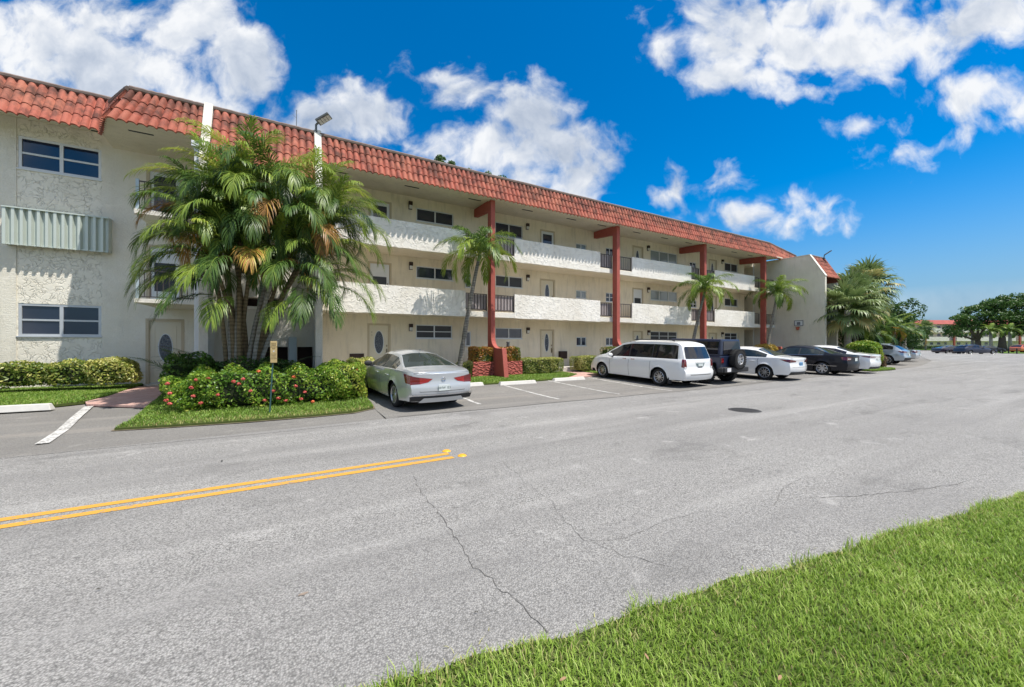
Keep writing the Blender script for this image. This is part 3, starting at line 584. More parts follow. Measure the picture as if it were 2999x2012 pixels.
def door(par, X0, X1, Z0, Z1, Y, style='oval', num=None, label=None):
    t = .05; lx0, lx1 = X0 + t, X1 - t; m = MB(); m.box(lx0, lx1, Y + .05, Y + .088, Z0 + .02, Z1 - t)
    W = lx1 - lx0; cx = (lx0 + lx1) / 2
    if style in ('oval', 'slim'):
        for (a, b, c, d) in ((lx0 + .12 * W, lx0 + .46 * W, Z0 + .22, Z0 + .62), (lx0 + .54 * W, lx1 - .12 * W, Z0 + .22, Z0 + .62)):
            for q in ((a, b, d - .012, d), (a, b, c, c + .012), (a, a + .012, c + .012, d - .012), (b - .012, b, c + .012, d - .012)): m.box(q[0], q[1], Y + .040, Y + .0505, q[2], q[3])
        a, b, c, d = lx0 + .16 * W, lx1 - .16 * W, Z0 + .74, Z1 - .22
        for q in ((a, b, d - .012, d), (a, b, c, c + .012), (a, a + .012, c + .012, d - .012), (b - .012, b, c + .012, d - .012)): m.box(q[0], q[1], Y + .040, Y + .0505, q[2], q[3])
    d = m.build('door', MAT['door'], par)
    if label: d['label'] = label
    f = MB(); f.box(X0 - .04, X0 + t, Y - .012, Y + .087, Z0, Z1 - t); f.box(X1 - t, X1 + .04, Y - .012, Y + .087, Z0, Z1 - t); f.box(X0 - .04, X1 + .04, Y - .012, Y + .087, Z1 - t, Z1 + .03)
    q = f.build('door_frame', MAT['door_trim'], par); q.parent = d
    if style in ('oval', 'slim'):
        rx, rz = (.185, .50) if style == 'oval' else (.13, .50); cz = Z0 + 1.32; g = MB(); oval(g, cx, cz, rx, rz, Y + .046); q = g.build('oval_glass', MAT['lead'], par); q.parent = d
        g = MB(); oval(g, cx, cz, rx, rz, Y + .047, ring=.035); q = g.build('glass_surround', MAT['frame'], par, smooth=True); q.parent = d
    elif style == 'screen':
        g = MB(); g.box(lx0 + .02, lx1 - .02, Y + .02, Y + .05, Z0 + .02, Z1 - t); q = g.build('screen_frame', MAT['frame'], par); q.parent = d
        g = MB(); g.box(lx0 + .13, lx1 - .13, Y + .012, Y + .02, Z0 + .5, Z1 - .62); q = g.build('pane', MAT['glass_screen'], par); q.parent = d
    elif style == 'glass':
        g = MB(); g.box(lx0, lx1, Y + .02, Y + .05, Z0 + .02, Z1 - t); q = g.build('screen_frame', MAT['frame'], par); q.parent = d
        g = MB(); g.box(lx0 + .12, lx1 - .12, Y + .012, Y + .02, Z0 + .5, Z1 - .2); q = g.build('pane', MAT['glass'], par); q.parent = d
    h = MB(); hx = lx1 - .08; h.box(hx - .022, hx + .022, Y + .018, Y + .05, Z0 + 1.12, Z0 + 1.2); h.box(hx - .018, hx + .018, Y + .012, Y + .05, Z0 + .74, Z0 + 1.02)
    h.tube([(hx, Y + .03, Z0 + .98), (hx, Y - .025, Z0 + .94), (hx, Y - .025, Z0 + .80), (hx, Y + .03, Z0 + .77)], .011, 6)
    q = h.build('handle', MAT['brass'], par); q.parent = d
    if num:
        for i, ch in enumerate(num): q = text_obj(ch, .085, (lx0 + .11, Y + .046, Z1 - .36 - i * .13), (R(90), 0, 0), MAT['brass'], par, 'door_number'); q.parent = d
    return d
def wall_lamp(par, cx, z0, z1, Y):
    w = .085; zm = z0 + (z1 - z0) * .48; m = MB(); m.box(cx - w, cx + w, Y - .13, Y - .001, zm, z1); m.box(cx - w, cx + w, Y - .03, Y - .0015, z0 - .02, zm); o = m.build('wall_lamp', MAT['bronze'], par, bevel=.006)
    g = MB(); g.box(cx - w * .78, cx + w * .78, Y - .115, Y - .03, z0, zm); q = g.build('lamp_glass', MAT['opal'], par, bevel=.01); q.parent = o
def railing(par, X0, X1, z0, z1, Y, step=.165, panel=True, mat='rail', gap=None):
    m = MB(); m.box(X0, X1, Y - .02, Y + .02, z1 - .035, z1); m.box(X0, X1, Y - .018, Y + .018, z0, z0 + .03)
    n = max(1, round((X1 - X0) / step))
    for i in range(n + 1):
        x = X0 + (X1 - X0) * i / n; m.box(x - .010, x + .010, Y - .012, Y + .012, z0 + .03, z1 - .035)
    for x in (X0 + .012, X1 - .012): m.box(x - .022, x + .022, Y - .021, Y + .021, z0 - .04, z1 + .001)
    o = m.build('railing', MAT[mat], par)
    if panel:
        p = MB(); a = X0 + .03; b = X1 - .03
        if gap: b = X0 + (X1 - X0) * gap; 
        p.box(a, b, Y + .030, Y + .040, z0 + .03, z1 - .05); q = p.build('railing_panel', MAT['screen'], par); q.parent = o
    return o
def tile_roof(par, E0, E1, R0, R1, n, period=.225, amp=.045, name='roof', cap=True, cut=None):
    E0, E1, R0, R1 = map(Vector, (E0, E1, R0, R1)); L = (E1 - E0).length; nu = max(4, int(L / period * 9)); V = []; Q = []; T = []
    nor = (E1 - E0).cross(R0 - E0).normalized()
    if nor.z < 0 and abs(nor.z) > .01: nor = -nor
    rr = random.Random(int(L * 100))
    for c in range(n):
        a0 = c / n; a1 = (c + 1) / n + .03 / n; base = len(V); rows = ((0.0, -.03), (0.0, .022), (.12, .022), (1.0, -.004))
        for (s, off) in rows:
            t = a0 + (a1 - a0) * s
            for i in range(nu + 1):
                u = i / nu; ph = (u * L / period) % 1.0; tile = int(u * L / period)
                jit = ((tile * 7919 + c * 104729) % 97) / 97.0
                w = math.sqrt(max(0, 1 - ((ph - .42) / .42) ** 2)) if ph < .84 else .0
                e = E0.lerp(E1, u); r = R0.lerp(R1, u); p = e.lerp(r, t); down = (e - r).normalized()
                ext = (.018 + .006 * jit) if s == 0 else 0
                o2 = off if off > -.02 else off + .0
                V.append(p + nor * (w * amp * 2 * (1 if off > -.02 else .93) + o2 + .0015 * jit) + down * ext); T.append(min(1, t) * .75 + ((.3 * jit) if s < .5 else .12 * jit))
        for k in range(3):
            for i in range(nu):
                a = base + k * (nu + 1) + i; Q.append((a, a + 1, a + nu + 2, a + nu + 1))
    me = bpy.data.meshes.new(name); off = Vector(par.location); me.from_pydata([tuple(v - off) for v in V], [], Q); me.materials.append(MAT['tile'])
    me.polygons.foreach_set('use_smooth', [True] * len(me.polygons)); me.update(); at = me.attributes.new('up', 'FLOAT', 'POINT'); at.data.foreach_set('value', T)
    bm_ = bmesh.new(); bm_.from_mesh(me); bm_.normal_update()
    for e in bm_.edges:
        if len(e.link_faces) == 2 and e.calc_face_angle(0) > R(50): e.smooth = False
    bm_.to_mesh(me); bm_.free()
    o = bpy.data.objects.new(name, me); COL.objects.link(o); o.parent = par
    if cap:
        m = MB(); k = 24; a = [R0.lerp(R1, i / k) for i in range(k + 1)]; q = random.Random(3)
        pts = [p + Vector((0, 0, .03 + q.uniform(-.008, .008))) + nor * .05 for p in a]; m.tube(pts, .075, 7); c_ = m.build('ridge_cap', MAT['cap'], par); c_.parent = o
    return o
MAT['fin2'] = plain('brown red roof flank', (.24, .075, .055), .85, var=.2)
# ---- main front wall with openings
YW = 17.9
W3 = [('door', 2.85, 3.77, 6.02, 8.08, 'glass', None), ('lamp', 4.66, 7.96, 8.30), ('win', 4.95, 6.80, 7.48, 8.10, 2, 1), ('win', 9.12, 10.80, 7.37, 8.10, 2, 1), ('lamp', 11.08, 7.96, 8.27), ('door', 11.97, 12.92, 6.02, 8.08, 'glass', None),
      ('win', 14.50, 15.30, 7.25, 7.66, 2, 1, 'blind'), ('win', 16.86, 17.55, 7.20, 7.70, 2, 1), ('door', 19.22, 20.16, 6.02, 8.1, 'slim', None), ('lamp', 20.62, 7.94, 8.27), ('win', 20.90, 23.64, 7.30, 8.05, 3, 1, 'blind'),
      ('win', 25.03, 25.76, 7.2, 7.66, 2, 1), ('door', 27.30, 28.25, 6.02, 8.1, 'plain', None), ('lamp', 28.95, 7.93, 8.23), ('win', 29.31, 31.08, 7.42, 8.08, 2, 1, 'glass_screen')]
W2 = [('door', 2.82, 3.77, 3.22, 5.31, 'screen', None), ('lamp', 4.68, 5.15, 5.48), ('win', 4.94, 6.79, 4.78, 5.36, 2, 1), ('niche', 7.40, 7.71, 4.48, 5.20), ('win', 9.13, 10.80, 4.70, 5.30, 2, 1, 'glass_screen'), ('lamp', 11.10, 5.14, 5.46), ('door', 11.96, 12.93, 3.22, 5.31, 'slim', None),
      ('win', 14.50, 15.30, 4.40, 4.87, 2, 1, 'blind'), ('win', 16.86, 17.55, 4.32, 4.88, 2, 2), ('door', 19.21, 20.14, 3.22, 5.32, 'screen', None), ('lamp', 20.64, 5.15, 5.46), ('win', 20.90, 23.64, 4.66, 5.34, 3, 1, 'blind'),
      ('win', 25.1, 25.84, 4.35, 4.87, 2, 2), ('door', 27.30, 28.25, 3.22, 5.32, 'plain', None), ('lamp', 28.95, 5.13, 5.46), ('win', 29.31, 31.08, 4.67, 5.28, 2, 1, 'glass_screen')]
W1 = [('door', 2.80, 3.73, .42, 2.55, 'oval', '82'), ('lamp', 4.68, 2.28, 2.60), ('win', 4.93, 6.74, 1.93, 2.58, 2, 2, 'glass_screen'), ('niche', 7.41, 7.70, 1.55, 2.29), ('win', 9.12, 10.78, 1.95, 2.52, 2, 1), ('lamp', 11.11, 2.26, 2.57), ('door', 11.97, 12.87, .42, 2.46, 'slim', '14'),
      ('win', 14.53, 15.30, 1.55, 2.08, 2, 1), ('win', 16.86, 17.55, 1.57, 2.07, 2, 1), ('door', 19.24, 20.12, .42, 2.5, 'slim', '9'), ('lamp', 20.66, 2.28, 2.59), ('win', 20.90, 23.64, 1.90, 2.53, 3, 2, 'glass_screen'),
      ('win', 25.1, 25.84, 1.55, 2.05, 2, 1), ('door', 27.30, 28.25, .42, 2.5, 'slim', None), ('lamp', 28.92, 2.26, 2.58), ('win', 29.31, 31.02, 1.95, 2.55, 2, 2, 'glass_screen')]
holes = [(a[1], a[2], a[3], a[4], .09) for a in W3 + W2 + W1 if a[0] in ('door', 'win')] + [(31.98, 33.33, 6.02, 8.1, 1.6), (31.98, 33.33, 3.24, 5.6, 1.6), (31.98, 33.33, .42, 2.85, 1.6)]
wall_holes('wall', .86, 33.34, -.1, 8.56, YW, holes, MAT['stucco'], APT)
for a in W3 + W2 + W1:
    if a[0] == 'door': door(APT, a[1], a[2], a[3], a[4], YW, a[5] if a[5] != 'plain' else 'slim', a[6])
    elif a[0] == 'lamp': wall_lamp(APT, a[1], a[2], a[3], YW)
    elif a[0] == 'win': window(APT, a[1], a[2], a[3], a[4], YW, a[5], a[6], a[7] if len(a) > 7 else 'glass')
    elif a[0] == 'niche':
        m = MB(); t = .05; X0, X1, Z0, Z1 = a[1:5]
        m.box(X0, X1, YW - .05, YW - .001, Z1 - t, Z1); m.box(X0, X1, YW - .05, YW - .001, Z0, Z0 + t); m.box(X0, X0 + t, YW - .05, YW - .001, Z0 + t, Z1 - t); m.box(X1 - t, X1, YW - .05, YW - .001, Z0 + t, Z1 - t)
        o = m.build('extinguisher_cabinet', MAT['frame'], APT); p = MB(); p.box(X0 + t, X1 - t, YW - .03, YW - .002, Z0 + t, Z1 - t); q = p.build('pane', MAT['glass'], APT); q.parent = o
# dark entries at the far end of the corridors and low louvres
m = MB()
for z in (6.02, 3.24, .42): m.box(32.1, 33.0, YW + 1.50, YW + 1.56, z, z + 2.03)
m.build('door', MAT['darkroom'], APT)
m = MB()
for z0, z1 in ((6.02, 8.1), (3.24, 5.6), (.42, 2.85)): m.add([(31.98, YW + 1.6, z0), (33.33, YW + 1.6, z0), (33.33, YW + 1.6, z1), (31.98, YW + 1.6, z1)], [(0, 1, 2, 3)])
m.build('corridor_wall', MAT['stucco'], APT)
m = MB(); m.box(2.03, 2.62, YW - .03, YW - .001, .78, 1.24); m.build('vent_grille', MAT['bronze'], APT)
m = MB(); m.box(13.2, 13.7, YW - .2, YW - .001, .82, 1.25); m.build('mailbox', MAT['bronze'], APT, bevel=.02)
# walkway slabs
for (zb, zt) in ((2.96, 3.2), (5.73, 5.98)):
    m = MB(); m.box(.84, 33.33, 16.31, YW - .003, zb, zt); m.build('walkway_slab', MAT['soffit'], APT)
m = MB(); m.box(.84, 33.33, 16.3, YW - .003, .0, .41); m.box(-3.3, .84, 16.2, YW - .003, 0, .2); m.build('ground_walk', MAT['concrete'], APT)
# balcony parapets and railings
PX = [(1.24, 6.77), (9.36, 14.91), (17.42, 22.93), (25.5, 30.46)]; GX = [(6.77, 9.36), (14.91, 17.42), (22.93, 25.5), (30.46, 33.33)]
COLX = [(7.90, 8.12), (15.86, 16.10), (23.84, 24.08), (31.27, 31.49)]
jr = random.Random(9)
for zb, zt, rz0, rz1 in ((2.93, 4.10, 3.27, 4.02), (5.71, 6.84, 6.02, 6.78)):
    for (a, b) in PX:
        m = MB(); k = 26; pts = [(a + (b - a) * i / k, zb - .006 + jr.uniform(-.012, .012)) for i in range(k + 1)]
        vs = []; fs = []
        for y in (16.28, 16.42):
            for x, z in pts: vs.append((x, y, z))
            for x, z in pts: vs.append((x, y, zt))
        n = k + 1
        for i in range(k): fs += [(i, i + 1, n + i + 1, n + i), (2 * n + i, 3 * n + i, 3 * n + i + 1, 2 * n + i + 1), (n + i, n + i + 1, 3 * n + i + 1, 3 * n + i), (i, 2 * n + i, 2 * n + i + 1, i + 1)]
        fs += [(0, n, 3 * n, 2 * n), (k, 2 * n + k, 3 * n + k, n + k)]
        m.add(vs, fs); m.build('balcony_parapet', MAT['stucco_panel'], APT)
    for gi, (a, b) in enumerate(GX):
        m = MB(); m.box(a + .003, b - .003, 16.285, 16.42, zb + .005, zb + .24); m.build('slab_edge', MAT['stucco_white'], APT)
        c = COLX[gi]
        railing(APT, a + .02, c[0] - .03, rz0, rz1, 16.36, panel=gi < 3); railing(APT, c[1] + .03, b - .02, rz0, rz1, 16.36, panel=gi < 3, gap=(.35 if gi == 1 else None))
# red fin columns with flared feet and buttresses
prof = [(16.3, 8.37), (15.95, 8.37), (15.95, 2.15), (15.94, 1.95), (15.90, 1.80), (15.83, 1.68), (15.72, 1.58), (15.55, 1.50), (15.36, 1.47), (14.86, 1.47), (14.60, -.05), (16.3, -.05)]
for (a, b) in COLX:
    m = MB(); m.prismx(prof, a, b); o = m.build('column', MAT['red'], APT, bevel=.012)
    m = MB(); m.prismx([(16.3, 8.43), (YW - .004, 8.50), (YW - .004, 8.12), (16.3, 7.95)], a + .004, b - .004); q = m.build('roof_beam', MAT['red'], APT); q.parent = o
# soffit and vents
m = MB(); m.add([(.8, 15.64, 8.36), (33.2, 15.64, 8.36), (33.2, YW, 8.555), (.8, YW, 8.555), (.8, 15.64, 8.44), (33.2, 15.64, 8.44), (33.2, YW, 8.7), (.8, YW, 8.7)], [(0, 3, 2, 1), (4, 5, 6, 7), (0, 1, 5, 4), (3, 7, 6, 2)])
m.build('soffit', MAT['soffit'], APT)
for x in (1.2, 4.05, 7.0, 9.9, 12.7, 14.9, 17.7, 20.2, 22.6, 25.2, 27.8, 29.9):
    m = MB(); z = 8.36 + (16.45 - 15.64) * .0863; m.box(x, x + .62, 16.42, 16.5, z - .012, z + .01); m.build('soffit_vent', MAT['black'], APT)
tile_roof(APT, (.82, 15.60, 8.30), (31.8, 15.60, 8.30), (.78, 15.98, 9.42), (31.8, 15.98, 9.42), 3)
tile_roof(APT, (31.8, 15.60, 8.30), (37.6, 16.75, 8.30), (31.8, 15.98, 9.42), (38.4, 17.1, 9.40), 3)
m = MB(); m.add([(-2.4, 16.2, 9.30), (31.5, 16.2, 9.30), (31.5, 28, 9.30), (-2.4, 28, 9.30)], [(0, 1, 2, 3)]); m.add([(-5.2, 17.9, 9.30), (-2.4, 17.9, 9.30), (-2.4, 28, 9.30), (-5.2, 28, 9.30)], [(0, 1, 2, 3)]); m.build('flat_roof', MAT['concrete'], APT)
# ---- stair tower between two white fins (behind the big palm)
fin = [(16.3, 9.64), (15.93, 9.62), (15.08, 7.40), (15.08, -.05), (YW, -.05), (YW, 9.30)]
for (a, b, extra) in ((-2.62, -2.38, 0), (.60, .83, 0)):
    m = MB(); m.prismx(fin, a, b); m.build('fin_wall', MAT['stucco_white'], APT, bevel=.01)
m = MB(); m.box(-2.80, -2.66, 15.5, 15.62, .1, 7.9); m.box(-2.86, -2.62, 15.42, 15.68, 7.9, 8.08); m.build('downspout', MAT['frame'], APT, bevel=.01)
tile_roof(APT, (-2.37, 15.06, 7.42), (.59, 15.06, 7.42), (-2.37, 15.98, 9.44), (.59, 15.98, 9.44), 5)
m = MB(); m.add([(-2.37, 15.1, 7.40), (.59, 15.1, 7.40), (.59, 16.6, 7.42), (-2.37, 16.6, 7.42)], [(0, 1, 2, 3)]); m.build('soffit', MAT['soffit'], APT)
wall_holes('wall', -2.38, .60, 0, 7.45, 16.1, [(-1.9, -1.25, .26, 1.6, .8), (-1.0, -.25, .26, 1.55, .8), (.05, .56, .26, 1.55, .8), (-1.75, -.45, 2.98, 3.3, .8), (-1.75, -.45, 4.1, 5.3, .8), (-1.75, -.45, 6.1, 7.0, .8)], MAT['stucco_white'], APT)
m = MB(); m.box(-2.37, .59, 16.85, 16.9, 0, 7.4); m.build('dark_recess', MAT['darkroom'], APT)  # dark sheet behind the openings, coloured as the shade inside them
m = MB(); m.box(-.22, .03, 15.9, 16.08, .1, 1.9); m.build('post', MAT['bluegrey'], APT)
for z_ in (2.86, 5.72): m = MB(); m.box(-2.37, .59, 15.98, 16.09, z_, z_ + .11); m.build('slab_edge', MAT['stucco_white'], APT)
# ---- landing bay left of the fin
hl = [(-4.76, -3.74, .2, 2.57, .09), (-4.74, -3.78, 3.12, 5.3, .09), (-4.74, -3.78, 5.95, 8.1, .09)]
wall_holes('wall', -5.95, -2.62, -.1, 8.75, 18.86, hl, MAT['stucco_grey'], APT)
door(APT, -4.76, -3.74, .2, 2.57, 18.86, 'oval', None); door(APT, -4.74, -3.78, 3.12, 5.3, 18.86, 'screen'); door(APT, -4.74, -3.78, 5.95, 8.1, 18.86, 'glass')
m = MB(); m.prismx([(YW, -.1), (18.86, -.1), (18.86, 8.7), (YW, 8.7)], -2.62, -2.5); m.build('wall_return', MAT['stucco_grey'], APT)
for zb, zt in ((2.97, 3.10), (5.78, 5.92)):
    m = MB(); m.box(-4.42, -2.63, 16.3, 18.855, zb, zt); m.build('landing_slab', MAT['stucco_white'], APT)
    railing(APT, -4.34, -2.68, zt + .05, zt + .92, 16.36, step=.15, panel=False)
    m = MB(); m.box(-4.39, -4.31, 16.32, 16.4, zt, zt + .96); m.build('railing_post', MAT['bluegrey'], APT)
m = MB(); m.add([(-4.86, 15.64, 8.34), (-2.63, 15.64, 8.34), (-2.63, 18.86, 8.64), (-5.66, 18.86, 8.64), (-5.52, 17.6, 8.53)], [(4, 3, 2, 1, 0)]); m.build('soffit', MAT['soffit'], APT)
for x in (-4.25, -3.4): 
    m = MB(); z = 8.34 + .8 * .0973; m.box(x - .35, x + .25, 16.44, 16.52, z - .012, z + .01); m.build('soffit_vent', MAT['black'], APT) if x < -4 else None
tile_roof(APT, (-4.82, 15.60, 8.28), (-2.63, 15.60, 8.28), (-4.42, 15.98, 9.44), (-2.63, 15.98, 9.44), 3)
tile_roof(APT, (-5.52, 17.55, 8.50), (-4.82, 15.60, 8.28), (-5.45, 18.1, 9.85), (-4.42, 15.98, 9.44), 3)
# ---- left wing, set back one metre
YL = 18.86
hl = [(-7.92, -5.97, 7.43, 8.50, .07), (-7.92, -5.97, 1.92, 3.00, .07)]
wall_holes('wall', -7.95, -5.95, -.1, 9.12, YL + .025, hl, MAT['stucco_crackle'], APT)
m = MB(); m.box(-30, -7.95, YL, YL + .2, -.1, 9.12); m.build('wall', MAT['stucco_grey'], APT); m = MB(); m.box(-5.95, -5.3, YL + .001, YL + .2, 8.75, 9.12); m.build('wall', MAT['stucco_grey'], APT)
for z0, z1, fr, gl in ((7.43, 8.50, 'frame', 'glass'), (1.92, 3.00, 'frame_alu', 'glass')): window(APT, -7.92, -5.97, z0, z1, YL + .0, 2, 2, gl, fr, t=.075)
m = MB(); m.add([(-30, 17.86, 8.80), (-5.35, 17.86, 8.80), (-5.35, YL + .1, 9.1), (-30, YL + .1, 9.1), (-30, 17.86, 8.86), (-5.35, 17.86, 8.86), (-5.35, YL + .1, 9.3), (-30, YL + .1, 9.3)], [(0, 3, 2, 1), (4, 5, 6, 7), (0, 1, 5, 4), (1, 2, 6, 5)]); m.build('soffit', MAT['soffit'], APT)
m = MB(); m.prismx([(17.80, 8.76), (17.86, 8.70), (18.4, 10.0), (18.4, 9.1)], -5.38, -5.33); m.build('roof_end_board', MAT['tile_dark'], APT)
for x in (-8.9, -5.95): m = MB(); m.box(x - .1, x + .6, 18.3, 18.38, 8.905, 8.93); m.build('soffit_vent', MAT['black'], APT)
tile_roof(APT, (-14, 17.82, 8.75), (-5.36, 17.82, 8.75), (-14, 18.40, 10.08), (-5.36, 18.40, 10.08), 3)
m = MB(); m.add([(-30, 18.42, 10.06), (-5.3, 18.42, 10.06), (-5.3, 28, 10.06), (-30, 28, 10.06)], [(0, 1, 2, 3)]); m.add([(-5.3, 18.42, 9), (-5.3, 28, 9), (-5.3, 28, 10.06), (-5.3, 18.42, 10.06)], [(0, 1, 2, 3)]); m.build('flat_roof', MAT['concrete'], APT)
# corrugated storm shutter
m = MB(); n = 13; x0, x1 = -8.12, -5.70; w = (x1 - x0) / n; vs = []; prof2 = []
for i in range(n):
    a = x0 + i * w; prof2 += [(a, 18.55), (a + w * .36, 18.55), (a + w * .52, 18.66), (a + w * .84, 18.66)]
prof2.append((x1, 18.55)); k = len(prof2); vs = [(x, y, 4.85) for x, y in prof2] + [(x, y, 6.03) for x, y in prof2] + [(x, y + .012, 4.85) for x, y in prof2] + [(x, y + .012, 6.03) for x, y in prof2]
fs = []
for i in range(k - 1): fs += [(i, i + 1, k + i + 1, k + i), (2 * k + i, 3 * k + i, 3 * k + i + 1, 2 * k + i + 1), (i, 2 * k + i, 2 * k + i + 1, i + 1)]
m.add(vs, fs); SH = m.build('storm_shutter', MAT['shutter'], APT)
m = MB(); m.box(x0 - .02, x1 + .02, 18.53, YL - .003, 6.03, 6.07); m.box(x0 - .012, x0, 18.56, YL - .003, 4.87, 6.028); m.box(x1, x1 + .012, 18.56, YL - .003, 4.87, 6.028); m.box(x0, x1, 18.60, 18.63, 4.86, 4.9); q = m.build('shutter_track', MAT['shutter'], APT); q.parent = SH
# ---- greige gable end wall of the next stair tower, lower and nearer the road
XG = 33.35
m = MB(); m.prismx([(17.9, 8.36), (13.90, 8.30), (12.94, 6.62), (12.94, 0), (17.9, 0)], XG, XG + .25); m.build('gable_wall', MAT['stucco_gable'], APT)
m = MB(); m.prismx([(17.9, 8.41), (13.88, 8.35), (12.90, 6.64), (12.94, 6.60), (13.90, 8.30), (17.9, 8.36)], XG - .03, XG + .28); m.build('coping', MAT['stucco_white'], APT)
m = MB(); m.prismx([(17.9, 8.3), (13.90, 8.3), (12.92, 6.55), (13.1, 6.3), (17.9, 6.3)], 35.62, 35.9); m.build('fin_roof_flank', MAT['fin2'], APT); m = MB(); m.prismx([(17.9, 6.3), (13.1, 6.3), (13.1, 0), (17.9, 0)], 35.63, 35.89); m.build('fin_wall', MAT['stucco_gable'], APT)
tile_roof(APT, (33.62, 12.95, 6.55), (35.6, 12.95, 6.55), (33.62, 13.92, 8.22), (35.6, 13.92, 8.22), 5)
wall_holes('wall', 33.6, 35.62, 0, 6.6, 13.9, [(34.1, 35.1, .4, 2.6, .8), (34.1, 35.1, 3.4, 5.2, .8)], MAT['stucco'], APT)
m = MB(); m.add([(33.6, 14.1, 8.1), (35.8, 14.1, 8.1), (35.8, 17.8, 8.1), (33.6, 17.8, 8.1)], [(0, 1, 2, 3)]); m.build('flat_roof', MAT['concrete'], APT)
m = MB(); m.box(33.6, 35.62, 14.6, 14.7, 0, 6.5); m.build('dark_recess', MAT['darkroom'], APT)  # dark backing painted as shade within these two openings
# further wings seen between the palms
B2 = thing('apartment_building', 'far wings of the cream apartment block seen between the fan palms', 'building', (42, 14, 0), group='apartment blocks of the estate')
m = MB(); m.box(35.9, 41.7, 16.5, 18, 0, 7.0); m.build('wall', MAT['stucco'], B2)
m = MB(); m.prismx([(18, 6.6), (13.9, 6.6), (12.95, 5.4), (12.95, 0), (18, 0)], 41.8, 42.05); m.build('gable_wall', MAT['stucco_white'], B2)
m = MB(); m.prismx([(18, 3.4), (13.1, 3.4), (13.1, 0), (18, 0)], 50, 50.25); m.box(46, 50, 15.5, 18, 0, 3.2); m.build('low_wall', MAT['stucco_white'], B2)
# ---- rooftop floodlights
def floodlight(label, x, y, z, s, rz, tilt):
    t = thing('floodlight', label, 'floodlight', (x, y, z), rz, 'solar floodlights on the roof edge')
    global WORLD; WORLD = False
    m = MB(); m.tube([(0, 0, -.32 * s), (0, 0, 0), (.10 * s, 0, .10 * s)], .045 * s, 8); m.box(-.07 * s, .07 * s, -.07 * s, .07 * s, -.34 * s, -.25 * s); m.build('bracket', MAT['steel'], t)
    m = MB(); m.box(0, .58 * s, -.19 * s, .19 * s, -.045 * s, .045 * s); h = m.build('lamp_head', MAT['steel'], t, bevel=.02 * s); h.location = (.06 * s, 0, .09 * s); h.rotation_euler = (0, -tilt, 0)
    m = MB()
    for i in range(4):
        for j in range(2): m.box((.07 + i * .125) * s, (.175 + i * .125) * s, (-.145 + j * .15) * s, (-.005 + j * .15) * s, -.056 * s, -.046 * s)
    q = m.build('led_panel', MAT['ledglass'], h)
    WORLD = True
floodlight('floodlight on top of the white fin above the big palm, facing the road', .66, 15.95, 9.80, .92, R(-30), R(30))
floodlight('floodlight on the far roof beyond the greige gable wall', 35.3, 13.75, 8.45, .8, R(-50), R(35))
# ---- basketball hoop on the gable wall
t = thing('basketball_hoop', 'small toy basketball hoop and backboard hung high on the greige gable wall', 'basketball hoop', (XG - .05, 14.55, 3.1))
m = MB(); m.box(XG - .05, XG - .003, 14.30, 14.86, 3.06, 3.44); o = m.build('backboard', MAT['frame'], t)
m = MB()
for a in ((14.28, 14.88, 3.42, 3.46), (14.28, 14.88, 3.04, 3.08), (14.28, 14.32, 3.08, 3.42), (14.84, 14.88, 3.08, 3.42)): m.box(XG - .06, XG - .049, *a)
m.box(XG - .058, XG - .0505, 14.48, 14.70, 3.12, 3.34); q = m.build('board_border', plain('slate border', (.16, .17, .20), .6), t)
m = MB(); m.lathe([(.14, 0), (.155, .01), (.14, .02), (.125, .01), (.14, 0)], (XG - .21, 14.58, 2.93), 20); m.box(XG - .10, XG - .04, 14.54, 14.62, 2.90, 2.97); m.build('rim', MAT['red'], t)
m = MB(); m.lathe([(.13, 0), (.10, -.10), (.08, -.2)], (XG - .21, 14.58, 2.93), 12); m.build('net', plain('orange net', (.45, .12, .07), .8), t)
# ---- red planter round the first column
t = thing('planter', 'low red rough stone planter around the foot of the first column', 'planter', (8.1, 15.8, .1))
m = MB(); m.box(6.82, 7.89, 15.60, 15.72, .05, .86); m.box(8.13, 9.4, 15.60, 15.72, .05, .86); m.box(6.82, 6.94, 15.72, 16.26, .05, .859); m.box(9.28, 9.4, 15.72, 16.26, .05, .859); m.build('planter_wall', MAT['redstone'], t)
m = MB(); m.box(6.94, 9.28, 15.72, 16.26, .1, .78); m.build('soil', MAT['soil'], t)
# ---- path lights
def path_light(label, x, y, z0, z1):
    t = thing('path_light', label, 'path light', (x, y, z0), 0, 'bollard lights in the planting'); m = MB(); m.tube([(x, y, z0), (x, y, z1 - .3)], .045, 10); m.lathe([(.07, z1 - .32), (.045, z1 - .26), (.085, z1 - .22), (.06, z1 - .17), (.085, z1 - .13), (.06, z1 - .08), (.06, z1 - .06)], (x, y, 0), 16); m.build('post', MAT['steel'], t, smooth=True)
    m = MB(); m.lathe([(.0, z1), (.09, z1 - .01), (.10, z1 - .06), (.0, z1 - .062)], (x, y, 0), 16); m.build('light_cap', MAT['steel'], t, smooth=True)
path_light('bronze bollard light rising from the hedge by the red buttress', 8.75, 15.85, .8, 1.78)
path_light('grey capped bollard light behind the roof of the white minivan', 16.9, 15.85, .3, 1.85)
